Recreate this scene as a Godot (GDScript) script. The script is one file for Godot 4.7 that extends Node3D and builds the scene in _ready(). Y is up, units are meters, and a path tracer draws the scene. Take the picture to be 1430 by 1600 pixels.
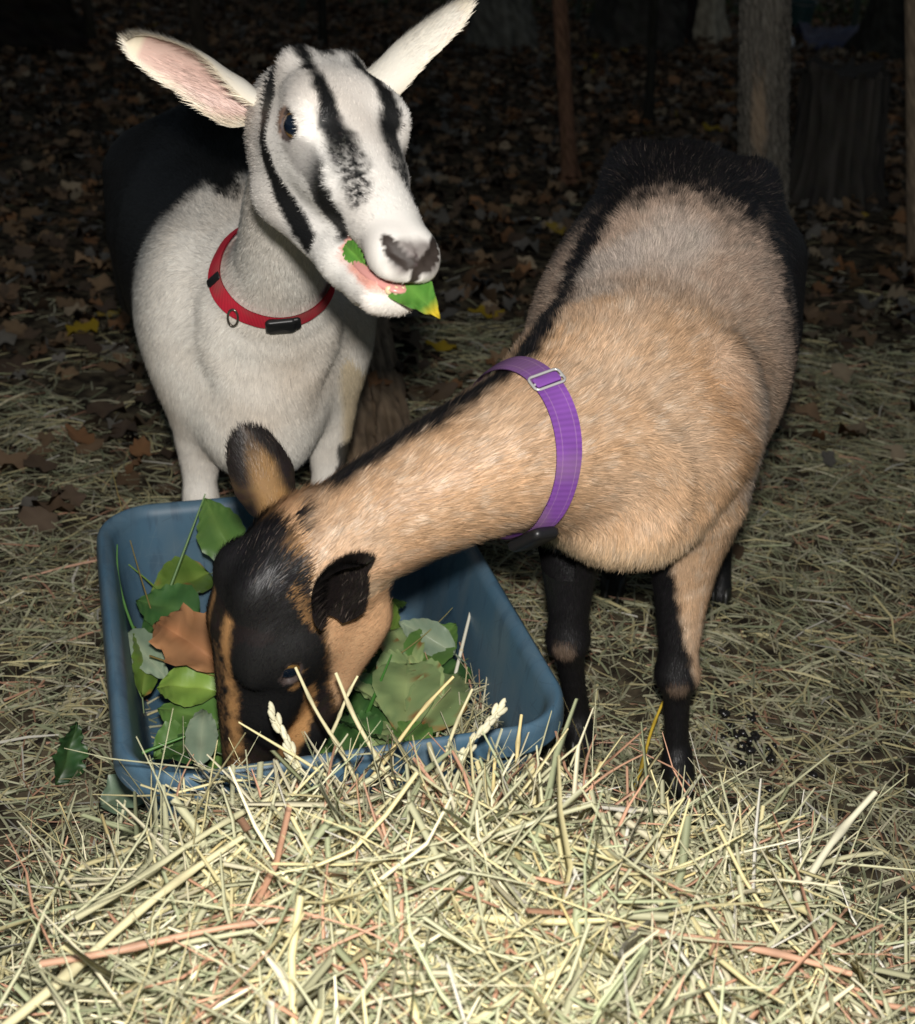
extends Node3D

# ---------------------------------------------------------------- helpers: meshes
const PROBE := false
const UPV := Vector3(0, 1, 0)
var rng := RandomNumberGenerator.new()
var noise := FastNoiseLite.new()
var noise2 := FastNoiseLite.new()

class MB:
	# collects triangles with normals and colours
	var v := PackedVector3Array()
	var n := PackedVector3Array()
	var c := PackedColorArray()
	var i := PackedInt32Array()
	func vert(p: Vector3, nn: Vector3, cc: Color) -> int:
		v.push_back(p); n.push_back(nn); c.push_back(cc)
		return v.size() - 1
	func tri(a: int, b: int, d: int) -> void:
		i.push_back(a); i.push_back(b); i.push_back(d)
	func quad(a: int, b: int, d: int, e: int) -> void:
		i.push_back(a); i.push_back(b); i.push_back(d)
		i.push_back(a); i.push_back(d); i.push_back(e)
	func smooth() -> void:
		# normals from the faces (area weighted), faces wound clockwise seen from outside
		for k in n.size(): n[k] = Vector3.ZERO
		for t in range(0, i.size(), 3):
			var a := i[t]; var b := i[t + 1]; var d := i[t + 2]
			var f := (v[d] - v[a]).cross(v[b] - v[a])
			n[a] += f; n[b] += f; n[d] += f
		for k in n.size():
			if n[k].length_squared() > 1e-20: n[k] = n[k].normalized()
			else: n[k] = Vector3.UP
	func fix() -> MB:
		# turns each face to the side its normals point to
		for t in range(0, i.size(), 3):
			var a := i[t]; var b := i[t + 1]; var d := i[t + 2]
			if (v[d] - v[a]).cross(v[b] - v[a]).dot(n[a] + n[b] + n[d]) < 0.0:
				i[t + 1] = d; i[t + 2] = b
		return self
	func mesh(m: Material) -> ArrayMesh:
		var a := []
		a.resize(Mesh.ARRAY_MAX)
		a[Mesh.ARRAY_VERTEX] = v; a[Mesh.ARRAY_NORMAL] = n; a[Mesh.ARRAY_COLOR] = c; a[Mesh.ARRAY_INDEX] = i
		var am := ArrayMesh.new()
		am.add_surface_from_arrays(Mesh.PRIMITIVE_TRIANGLES, a)
		am.surface_set_material(0, m)
		return am
	func tube(pts: Array, rad: Array, sides: int, cols: Array, caps := true) -> void:
		# tapered tube through the points
		var t0: Vector3 = (pts[1] - pts[0]).normalized()
		var up := Vector3.UP if absf(t0.y) < 0.9 else Vector3.RIGHT
		var s := t0.cross(up).normalized()
		var first := v.size()
		for k in pts.size():
			var t: Vector3 = (pts[mini(k + 1, pts.size() - 1)] - pts[maxi(k - 1, 0)]).normalized()
			s = (s - t * s.dot(t)).normalized()
			var u := t.cross(s)
			for j in sides:
				var an := TAU * j / sides
				var d := s * cos(an) + u * sin(an)
				vert(pts[k] + d * rad[k], d, cols[k])
		for k in pts.size() - 1:
			for j in sides:
				var a := first + k * sides + j
				var b := first + k * sides + (j + 1) % sides
				quad(a, a + sides, b + sides, b)
		if caps:
			for e in [0, pts.size() - 1]:
				var t: Vector3 = (pts[1] - pts[0]).normalized() * -1.0 if e == 0 else (pts[e] - pts[e - 1]).normalized()
				var m := vert(pts[e], t, cols[e])
				for j in sides:
					var a: int = first + e * sides + j
					var b: int = first + e * sides + (j + 1) % sides
					if e == 0: tri(m, a, b)
					else: tri(m, b, a)
	func ball(ctr: Vector3, bas: Basis, cc: Color, lat := 6, lon := 9) -> void:
		var first := v.size()
		for k in lat + 1:
			var th := PI * k / lat
			for j in lon:
				var d := Vector3(sin(th) * cos(TAU * j / lon), cos(th), sin(th) * sin(TAU * j / lon))
				vert(ctr + bas * d, (bas.inverse().transposed() * d).normalized(), cc)
		for k in lat:
			for j in lon:
				var a := first + k * lon + j
				var b := first + k * lon + (j + 1) % lon
				quad(a, b, b + lon, a + lon)

func lin(r: float, g: float, b: float) -> Color: return Color(r, g, b)

func mat(called: String, col: Color, rough := 0.8, spec := 0.5, vcol := true) -> StandardMaterial3D:
	var m := StandardMaterial3D.new()
	m.resource_name = called
	m.albedo_color = col.linear_to_srgb()
	m.roughness = rough
	m.metallic_specular = spec
	m.vertex_color_use_as_albedo = vcol
	m.cull_mode = BaseMaterial3D.CULL_DISABLED
	return m

var taken := {}
func numbered(called: String, parent: Node) -> String:
	var key := str(parent.get_instance_id()) + called
	taken[key] = taken.get(key, -1) + 1
	return called if taken[key] == 0 else "%s_%03d" % [called, taken[key]]

func put(called: String, m: Mesh, parent: Node = null, at := Transform3D()) -> MeshInstance3D:
	var o := MeshInstance3D.new()
	if parent == null: parent = self
	o.name = numbered(called, parent)
	o.mesh = m
	o.transform = at
	parent.add_child(o, true)
	return o

func base(called: String, at := Vector3.ZERO) -> Node3D:
	var o := Node3D.new()
	o.name = numbered(called, self)
	add_child(o, true)
	o.position = at
	return o

func tag(o: Node, label := "", category := "", group := "", kind := "") -> Node:
	if label: o.set_meta("label", label)
	if category: o.set_meta("category", category)
	if group: o.set_meta("group", group)
	if kind: o.set_meta("kind", kind)
	return o

func sstep(a: float, b: float, x: float) -> float:
	var t := clampf((x - a) / (b - a), 0.0, 1.0)
	return t * t * (3.0 - 2.0 * t)

# ---------------------------------------------------------------- bodies as distance fields
class Prim:
	var k := 0.03          # blend radius
	var sub := false
	var flow := Vector3.DOWN
	var hair := 0.018
	var part := ""
	func d(_p: Vector3) -> float: return 1e9
	func lie(_p: Vector3) -> Vector3: return flow

class Cone extends Prim:
	var a: Vector3
	var ba: Vector3
	var l2: float
	var r1: float
	var r2: float
	func _init(a_: Vector3, b_: Vector3, ra: float, rb: float, k_: float) -> void:
		a = a_; ba = b_ - a_; l2 = ba.length_squared(); r1 = ra; r2 = rb; k = k_
		flow = ba.normalized()
	func d(p: Vector3) -> float:
		var pa := p - a
		var h := clampf(pa.dot(ba) / l2, 0.0, 1.0)
		return (pa - ba * h).length() - (r1 + (r2 - r1) * h)

class Chain extends Prim:
	# one limb: tapered capsules end to end
	var segs := []
	func _init(pts: Array, k_: float, rounds: int) -> void:
		k = k_
		if pts.is_empty(): return
		var fine := []
		for j in pts.size() - 1:
			var p0: Vector4 = pts[maxi(j - 1, 0)]
			var p1: Vector4 = pts[j]
			var p2: Vector4 = pts[j + 1]
			var p3: Vector4 = pts[mini(j + 2, pts.size() - 1)]
			for q in rounds:
				var t := float(q) / rounds
				fine.push_back(0.5 * ((2.0 * p1) + (p2 - p0) * t + (2.0 * p0 - 5.0 * p1 + 4.0 * p2 - p3) * t * t + (3.0 * p1 - p0 - 3.0 * p2 + p3) * t * t * t))
		fine.push_back(pts[-1])
		for j in fine.size() - 1:
			var a: Vector4 = fine[j]
			var b: Vector4 = fine[j + 1]
			segs.push_back(Cone.new(Vector3(a.x, a.y, a.z), Vector3(b.x, b.y, b.z), a.w, b.w, k_))
	func d(p: Vector3) -> float:
		var r := 1e9
		for c: Cone in segs:
			var pa := p - c.a
			var h := clampf(pa.dot(c.ba) / c.l2, 0.0, 1.0)
			var e := (pa - c.ba * h).length() - (c.r1 + (c.r2 - c.r1) * h)
			if e < r: r = e
		return r
	func near(p: Vector3, far: float) -> Chain:
		var c := Chain.new([], k, 0)
		c.part = part; c.hair = hair; c.flow = flow
		for q: Cone in segs:
			if q.d(p) < far: c.segs.push_back(q)
		return c
	func lie(p: Vector3) -> Vector3:
		var r := 1e9
		var f := flow
		for c: Cone in segs:
			var e := c.d(p)
			if e < r:
				r = e; f = c.flow
		return f if part != "neck" else -f

class Ell extends Prim:
	var o: Vector3
	var inv: Basis
	var r: Vector3
	var r2: Vector3
	func _init(o_: Vector3, bas: Basis, r_: Vector3, k_: float) -> void:
		o = o_; inv = bas.transposed(); r = r_; r2 = r_ * r_; k = k_
	func d(p: Vector3) -> float:
		var q := inv * (p - o)
		var k0 := (q / r).length()
		var k1 := (q / r2).length()
		if k1 < 1e-9: return -minf(r.x, minf(r.y, r.z))
		return k0 * (k0 - 1.0) / k1

class Loft extends Prim:
	# elliptical sections along local z: [z, top, bottom, half width]
	var o: Vector3
	var inv: Basis
	var s: float
	var z0: float
	var z1: float
	var top := PackedFloat32Array()
	var bot := PackedFloat32Array()
	var hw := PackedFloat32Array()
	var narrow := 0.0
	var n := 48
	func _init(o_: Vector3, bas: Basis, s_: float, sec: Array, k_: float) -> void:
		o = o_; inv = bas.transposed(); s = s_; k = k_
		z0 = sec[0][0]; z1 = sec[-1][0]
		for i in n + 1:
			var z := z0 + (z1 - z0) * i / n
			var j := 0
			while j < sec.size() - 2 and z > sec[j + 1][0]: j += 1
			var f: float = (z - sec[j][0]) / (sec[j + 1][0] - sec[j][0])
			var res := [0.0, 0.0, 0.0]
			for q in 3:
				var m0: Array = sec[maxi(j - 1, 0)]
				var m1: Array = sec[j]
				var m2: Array = sec[j + 1]
				var m3: Array = sec[mini(j + 2, sec.size() - 1)]
				var dz: float = m2[0] - m1[0]
				var ta: float = (m2[q + 1] - m0[q + 1]) / maxf(m2[0] - m0[0], 1e-5) * dz
				var tb: float = (m3[q + 1] - m1[q + 1]) / maxf(m3[0] - m1[0], 1e-5) * dz
				var f2 := f * f
				var f3 := f2 * f
				res[q] = m1[q + 1] * (2 * f3 - 3 * f2 + 1) + ta * (f3 - 2 * f2 + f) + m2[q + 1] * (3 * f2 - 2 * f3) + tb * (f3 - f2)
			top.push_back(res[0]); bot.push_back(res[1]); hw.push_back(maxf(res[2], 0.004))
	func d(p: Vector3) -> float:
		var q := inv * (p - o) / s
		var z := clampf(q.z, z0, z1)
		var x := (z - z0) / (z1 - z0) * n
		var j := mini(int(x), n - 1)
		var f := x - j
		var t := top[j] + (top[j + 1] - top[j]) * f
		var b := bot[j] + (bot[j + 1] - bot[j]) * f
		var w := hw[j] + (hw[j + 1] - hw[j]) * f
		var hh := maxf((t - b) * 0.5, 0.004)
		var ny := (q.y - (t + b) * 0.5) / hh
		if narrow != 0.0: w *= 1.0 - narrow * clampf(-ny * 0.5 + 0.5, 0.0, 1.0)
		var nx := q.x / w
		var kk := sqrt(nx * nx + ny * ny)
		var gx := nx / w
		var gy := ny / hh
		var g := sqrt(gx * gx + gy * gy)
		var d2 := kk * (kk - 1.0) / g if g > 1e-6 else -minf(w, hh)
		var dz := absf(q.z - z)
		if dz > 0.0:
			var m := maxf(d2, 0.0)
			return sqrt(m * m + dz * dz) * s
		return d2 * s

static func join(list: Array, p: Vector3) -> float:
	var r := 1e9
	for q: Prim in list:
		var e := q.d(p)
		if q.sub:
			var h := maxf(q.k - absf(r + e), 0.0) / q.k
			r = maxf(r, -e) + h * h * q.k * 0.25
		else:
			var h := maxf(q.k - absf(r - e), 0.0) / q.k
			r = minf(r, e) - h * h * q.k * 0.25
	return r

# surface nets over lo..hi; keep(p) -> bool limits where cells are made
func nets(list: Array, lo: Vector3, hi: Vector3, cell: float, mb: MB, cut_o: Vector3, cut_n: Vector3, cut_side: float, cut_r: float, nearest: Array) -> void:
	var nb := Vector3i(((hi - lo) / (cell * 4.0)).ceil())
	var nn := nb * 4 + Vector3i(1, 1, 1)
	var sx := nn.y * nn.z
	var sy := nn.z
	var grid := PackedFloat32Array()
	grid.resize(nn.x * sx)
	grid.fill(9e8)
	var half := cell * 2.0
	var br := half * 1.7321
	var blocks := []
	var sh := cell * 4.0 * 2.0
	var sr := sh * 1.7321
	var su := (nb + Vector3i(3, 3, 3)) / 4
	for un in su.x * su.y * su.z:
		var ux := un / (su.y * su.z)
		var uy := (un / su.z) % su.y
		var uz := un % su.z
		var sc := lo + Vector3(ux, uy, uz) * (sh * 2.0) + Vector3(sh, sh, sh)
		var some := []
		var close := false
		for q: Prim in list:
			var e := q.d(sc)
			if e < sr * 1.3 + q.k + 0.02: some.push_back(q.near(sc, sr * 1.3 + q.k + 0.02) if q is Chain else q)
			if not q.sub and e < sr * 1.3 + 0.03: close = true
		if not close: continue
		for bn in 64:
			var bx := ux * 4 + (bn >> 4)
			var by := uy * 4 + ((bn >> 2) & 3)
			var bz := uz * 4 + (bn & 3)
			if bx >= nb.x or by >= nb.y or bz >= nb.z: continue
			var ctr := lo + Vector3(bx, by, bz) * (cell * 4.0) + Vector3(half, half, half)
			if cut_side != 0.0:
				var h := (ctr - cut_o).dot(cut_n) * cut_side
				if h < -0.012 - br and (cut_side > 0.0 or (ctr - cut_o).length() < cut_r): continue
			var near := []
			var best := 1e9
			for q: Prim in some:
				var e := q.d(ctr)
				if e < br + q.k + 0.01: near.push_back(q.near(ctr, br + q.k + 0.01) if q is Chain else q)
				if not q.sub: best = minf(best, e)
			if best > br * 1.25 + 0.02 or near.is_empty(): continue
			if absf(join(near, ctr)) > br * 1.4 + 0.004: continue
			blocks.push_back([bx, by, bz, near])
			for x in 5:
				for y in 5:
					var at := (bx * 4 + x) * sx + (by * 4 + y) * sy + bz * 4
					for z in 5:
						if grid[at + z] > 8e8:
							grid[at + z] = join(near, lo + Vector3(bx * 4 + x, by * 4 + y, bz * 4 + z) * cell)
	var made := {}
	var offs := PackedInt32Array([0, 1, sy, sy + 1, sx, sx + 1, sx + sy, sx + sy + 1])
	for b in blocks:
		for x in range(b[0] * 4, b[0] * 4 + 4):
			for y in range(b[1] * 4, b[1] * 4 + 4):
				for z in range(b[2] * 4, b[2] * 4 + 4):
					var at: int = x * sx + y * sy + z
					var neg := 0
					for q in 8:
						if grid[at + offs[q]] < 0.0: neg += 1
					if neg == 0 or neg == 8: continue
					var sum := Vector3.ZERO
					var cnt := 0
					for e in 12:
						var ax := e >> 2
						var ea := e & 1
						var eb := (e >> 1) & 1
						var p0: Vector3
						var i0: int
						var st: int
						var dir: Vector3
						if ax == 0:
							p0 = Vector3(0, ea, eb); i0 = at + ea * sy + eb; st = sx; dir = Vector3(1, 0, 0)
						elif ax == 1:
							p0 = Vector3(ea, 0, eb); i0 = at + ea * sx + eb; st = sy; dir = Vector3(0, 1, 0)
						else:
							p0 = Vector3(ea, eb, 0); i0 = at + ea * sx + eb * sy; st = 1; dir = Vector3(0, 0, 1)
						var f0 := grid[i0]
						var f1 := grid[i0 + st]
						if (f0 < 0.0) != (f1 < 0.0):
							sum += p0 + dir * (f0 / (f0 - f1))
							cnt += 1
					var pos := lo + (Vector3(x, y, z) + sum / cnt) * cell
					if cut_side != 0.0:
						var h := (pos - cut_o).dot(cut_n) * cut_side
						if h < -0.012 and (cut_side > 0.0 or (pos - cut_o).length() < cut_r): continue
						if cut_side < 0.0 and h < 0.012 and (pos - cut_o).length() < cut_r: pos -= Vector3.ZERO
					made[at] = mb.vert(pos, Vector3.UP, Color.WHITE)
					nearest.push_back(b[3])
	for at: int in made:
		# edges leaving the low corner of this cell: along x, y, z
		var f0 := grid[at]
		for ax in 3:
			var st: int = [sx, sy, 1][ax]
			var f1 := grid[at + st]
			if f1 > 8e8 or (f0 < 0.0) == (f1 < 0.0): continue
			var u: int = [sy, 1, sx][ax]
			var w: int = [1, sx, sy][ax]
			if not (made.has(at - u) and made.has(at - w) and made.has(at - u - w)): continue
			var a: int = made[at]; var b2: int = made[at - u]; var c2: int = made[at - u - w]; var d2: int = made[at - w]
			if f0 < 0.0: mb.quad(a, d2, c2, b2)
			else: mb.quad(a, b2, c2, d2)

# ---------------------------------------------------------------- goats
class Goat:
	var id := 0
	var prims := []
	var H: Basis          # head axes: x left, y up from the skull, z to the nose
	var T: Vector3        # poll
	var s := 1.2
	var to: Vector3       # torso origin and rear direction
	var td: Vector3
	var tl: Vector3
	var neck := []        # centres of the neck from the body up
	var jaw := 0.0
	var eo := Vector3.ZERO   # where the eye sits, from the usual place
	var eyes := []
	func w(x: float, y: float, z: float) -> Vector3: return T + H * (Vector3(x, y, z) * s)
	func loc(p: Vector3) -> Vector3: return (H.transposed() * (p - T)) / s

func head_prims(g: Goat) -> void:
	var back := -g.H.z
	var L: Array = []
	var skull := Loft.new(g.T, g.H, g.s, [
		[-0.045, -0.030, -0.090, 0.032], [-0.020, -0.006, -0.112, 0.046], [0.012, 0.006, -0.120, 0.050], [0.045, 0.011, -0.120, 0.049],
		[0.075, 0.008, -0.115, 0.0455], [0.100, -0.001, -0.109, 0.0440], [0.130, -0.012, -0.100, 0.0400], [0.165, -0.024, -0.094, 0.0325], [0.197, -0.036, -0.092, 0.0285],
		[0.222, -0.045, -0.091, 0.0262], [0.241, -0.052, -0.090, 0.0245], [0.254, -0.060, -0.088, 0.0195], [0.262, -0.068, -0.083, 0.010]], 0.02)
	skull.narrow = 0.10
	L.push_back(skull)
	for sd in [-1.0, 1.0]:
		# brow, eye rim, cheek, lips, horn buds
		L.push_back(Ell.new(g.w(0.0295 * sd, -0.011 + g.eo.y * 0.6, 0.076 + g.eo.z * 0.7), g.H * Basis(UPV, 0.3 * sd), Vector3(0.0175, 0.0165, 0.038) * g.s, 0.030))
		L.push_back(Ell.new(g.w(0.0370 * sd + 0.003 * sd * signf(-g.eo.y), -0.0275 + g.eo.y, 0.088 + g.eo.z), g.H * Basis(UPV, 0.2 * sd), Vector3(0.0135, 0.0190, 0.0235) * g.s, 0.016))
		L.push_back(Ell.new(g.w(0.031 * sd, -0.080, 0.036), g.H * Basis(Vector3.RIGHT, 0.5), Vector3(0.019, 0.044, 0.052) * g.s, 0.022))
		L.push_back(Cone.new(g.w(0.034 * sd, -0.050, 0.06), g.w(0.0225 * sd, -0.054, 0.138), 0.0140 * g.s, 0.010 * g.s, 0.035))
		L.push_back(Ell.new(g.w(0.0128 * sd, -0.073, 0.238), g.H, Vector3(0.0142, 0.0185, 0.0235) * g.s, 0.012))
		L.push_back(Ell.new(g.w(0.021 * sd, 0.000, 0.020), g.H, Vector3(0.013, 0.0120, 0.016) * g.s, 0.026))
	# lower jaw, swung open by g.jaw about its hinge
	var hinge := Vector3(0, -0.085, 0.045)
	var sw := Basis(Vector3.RIGHT, g.jaw)
	var jp := func(v: Vector3) -> Vector3:
		var r: Vector3 = hinge + sw * (v - hinge)
		return g.w(r.x, r.y, r.z)
	for sd in [-1.0, 1.0]:
		L.push_back(Cone.new(jp.call(Vector3(0.027 * sd, -0.110, 0.040)), jp.call(Vector3(0.016 * sd, -0.105, 0.170)), 0.021 * g.s, 0.0165 * g.s, 0.02))
	for sd in [-1.0, 1.0]:
		L.push_back(Cone.new(jp.call(Vector3(0.015 * sd, -0.105, 0.165)), jp.call(Vector3(0.0095 * sd, -0.1035, 0.228)), 0.0160 * g.s, 0.0145 * g.s, 0.016))
	L.push_back(Cone.new(jp.call(Vector3(0.0, -0.116, 0.06)), jp.call(Vector3(0.0, -0.112, 0.20)), 0.018 * g.s, 0.016 * g.s, 0.02))
	for q: Prim in L:
		q.flow = (back * 0.9 - g.H.y * 0.25).normalized()
		q.hair = 0.0105
		q.part = "head"
	g.prims.append_array(L)
	var S := []
	for sd in [-1.0, 1.0]:
		S.push_back(Ell.new(g.w(0.0505 * sd + 0.003 * sd * signf(-g.eo.y), -0.0280 + g.eo.y, 0.0955 + g.eo.z), g.H * Basis(UPV, 0.5 * sd), Vector3(0.0092, 0.0104 if g.id == 1 else 0.0064, 0.0136) * g.s, 0.003))
		S.push_back(Cone.new(g.w(0.0080 * sd, -0.0665, 0.2635), g.w(0.0175 * sd, -0.0605, 0.2555), 0.0050 * g.s, 0.0048 * g.s, 0.003))
		S.push_back(Cone.new(g.w(0.0175 * sd, -0.0605, 0.2555), g.w(0.0235 * sd, -0.0530, 0.242), 0.0048 * g.s, 0.0022 * g.s, 0.003))
	S.push_back(Cone.new(g.w(0, -0.0705, 0.266), g.w(0, -0.088, 0.261), 0.0013 * g.s, 0.0013 * g.s, 0.004))
	if g.jaw > 0.0:
		# the open mouth between the lips
		var m := Loft.new(g.T, g.H, g.s, [[0.178, -0.0885, -0.0895, 0.05], [0.2, -0.0885, -0.0920, 0.05], [0.24, -0.0885, -0.0940, 0.05], [0.285, -0.0885, -0.0950, 0.05]], 0.005)
		S.push_back(m)
	else:
		S.push_back(Cone.new(g.w(0.036, -0.089, 0.175), g.w(0.022, -0.0885, 0.262), 0.0022 * g.s, 0.0022 * g.s, 0.006))
		S.push_back(Cone.new(g.w(-0.036, -0.089, 0.175), g.w(-0.022, -0.0885, 0.262), 0.0022 * g.s, 0.0022 * g.s, 0.006))
	for q: Prim in S:
		q.sub = true
		q.part = "head"
		q.hair = 0.0
	g.prims.append_array(S)
	var ex := 0.0398 + 0.003 * signf(-g.eo.y)
	g.eyes = [g.w(-ex, -0.0280 + g.eo.y, 0.0925 + g.eo.z), g.w(ex, -0.0280 + g.eo.y, 0.0925 + g.eo.z)]

func chain(g: Goat, pts: Array, part: String, hair: float, k: float) -> void:
	# pts: [x, y, z, radius]
	var l := []
	for a in pts: l.push_back(Vector4(a[0], a[1], a[2], a[3]))
	var c := Chain.new(l, k, 4 if part == "neck" else 2)
	c.part = part
	c.hair = hair
	g.prims.push_back(c)

func blob(g: Goat, at: Vector3, bas: Basis, r: Vector3, k: float, part: String, hair: float, flow: Vector3) -> void:
	var e := Ell.new(at, bas, r, k)
	e.part = part; e.hair = hair; e.flow = flow.normalized()
	g.prims.push_back(e)

func torso(g: Goat, sec: Array) -> void:
	var t := Loft.new(g.to, Basis(g.tl, UPV, -g.td) * Basis(Vector3(1, 0, 0), Vector3(0, 1, 0), Vector3(0, 0, -1)), 1.0, sec, 0.06)
	t.flow = (g.td + Vector3(0, -0.55, 0)).normalized()
	t.part = "torso"; t.hair = 0.0165 if g.id == 2 else 0.015
	g.prims.push_front(t)

func tan_goat() -> Goat:
	var g := Goat.new()
	g.id = 2
	g.s = 1.33
	g.eo = Vector3(0.0, -0.011, -0.021)
	g.H = Basis(Vector3(0.514, -0.132, 0.847), Vector3(-0.804, 0.271, 0.530), Vector3(-0.299, -0.954, 0.033)).orthonormalized()
	g.T = Vector3(-0.218, 0.483, -1.163)
	g.to = Vector3(0.19, 0, -1.30)
	g.td = Vector3(0.2, 0, -0.98).normalized()
	g.tl = Vector3(0.98, 0, 0.2).normalized()
	torso(g, [[0.0, 0.59, 0.46, 0.06], [0.05, 0.640, 0.430, 0.115], [0.12, 0.680, 0.415, 0.134], [0.2, 0.700, 0.395, 0.146], [0.3, 0.728, 0.370, 0.172], [0.4, 0.755, 0.360, 0.180], [0.5, 0.778, 0.39, 0.164], [0.58, 0.790, 0.44, 0.140], [0.65, 0.77, 0.51, 0.108], [0.70, 0.70, 0.57, 0.05]])
	var b := -g.td
	chain(g, [[0.195, 0.53, -1.52, 0.09], [0.15, 0.56, -1.40, 0.104], [0.085, 0.567, -1.31, 0.089], [-0.01, 0.547, -1.245, 0.073], [-0.085, 0.512, -1.215, 0.065], [-0.15, 0.465, -1.200, 0.062]], "neck", 0.0145, 0.11)
	g.neck = [Vector3(0.15, 0.56, -1.40), Vector3(0.085, 0.567, -1.31), Vector3(-0.01, 0.547, -1.245), Vector3(-0.085, 0.512, -1.215), Vector3(-0.14, 0.465, -1.205)]
	var bb := Basis(g.tl, UPV, b)
	blob(g, Vector3(0.405, 0.735, -1.86), bb, Vector3(0.03, 0.035, 0.05), 0.04, "torso", 0.02, g.td)
	blob(g, Vector3(0.225, 0.745, -1.89), bb, Vector3(0.03, 0.035, 0.05), 0.04, "torso", 0.02, g.td)
	blob(g, Vector3(0.322, 0.435, -1.455), bb, Vector3(0.030, 0.065, 0.045), 0.02, "torso", 0.016, Vector3(0.1, -1, -0.2))
	blob(g, Vector3(0.195, 0.462, -1.345), bb, Vector3(0.085, 0.06, 0.06), 0.04, "torso", 0.017, Vector3(0, -1, 0))
	blob(g, Vector3(0.303, 0.515, -1.430), bb * Basis(Vector3.RIGHT, 0.25), Vector3(0.057, 0.150, 0.070), 0.022, "torso", 0.02, Vector3(0.1, -1, -0.3))
	blob(g, Vector3(0.125, 0.50, -1.455), bb, Vector3(0.05, 0.13, 0.085), 0.05, "torso", 0.02, Vector3(-0.1, -1, -0.3))
	chain(g, [[0.288, 0.45, -1.405, 0.060], [0.293, 0.35, -1.42, 0.041], [0.300, 0.235, -1.41, 0.026], [0.302, 0.200, -1.405, 0.0305], [0.306, 0.165, -1.408, 0.0185], [0.316, 0.085, -1.41, 0.0165], [0.319, 0.065, -1.405, 0.021], [0.3235, 0.028, -1.392, 0.022]], "foreleg", 0.009, 0.025)
	chain(g, [[0.140, 0.44, -1.43, 0.058], [0.148, 0.35, -1.445, 0.040], [0.155, 0.255, -1.442, 0.026], [0.157, 0.222, -1.440, 0.0305], [0.163, 0.185, -1.445, 0.0185], [0.183, 0.085, -1.470, 0.0165], [0.186, 0.065, -1.468, 0.021], [0.192, 0.028, -1.460, 0.022]], "foreleg", 0.009, 0.025)
	chain(g, [[0.395, 0.62, -1.85, 0.10], [0.43, 0.44, -1.81, 0.065], [0.445, 0.30, -1.945, 0.030], [0.452, 0.265, -1.955, 0.026], [0.456, 0.16, -1.935, 0.0185], [0.458, 0.085, -1.92, 0.0175], [0.459, 0.028, -1.90, 0.022]], "hindleg", 0.011, 0.035)
	chain(g, [[0.27, 0.62, -1.88, 0.10], [0.245, 0.44, -1.83, 0.065], [0.262, 0.30, -1.965, 0.030], [0.267, 0.265, -1.975, 0.026], [0.272, 0.16, -1.95, 0.0185], [0.275, 0.085, -1.93, 0.0175], [0.276, 0.028, -1.91, 0.022]], "hindleg", 0.011, 0.035)
	chain(g, [[0.325, 0.71, -1.96, 0.03], [0.34, 0.70, -2.03, 0.022], [0.345, 0.63, -2.06, 0.012]], "tail", 0.03, 0.03)
	head_prims(g)
	return g

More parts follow.
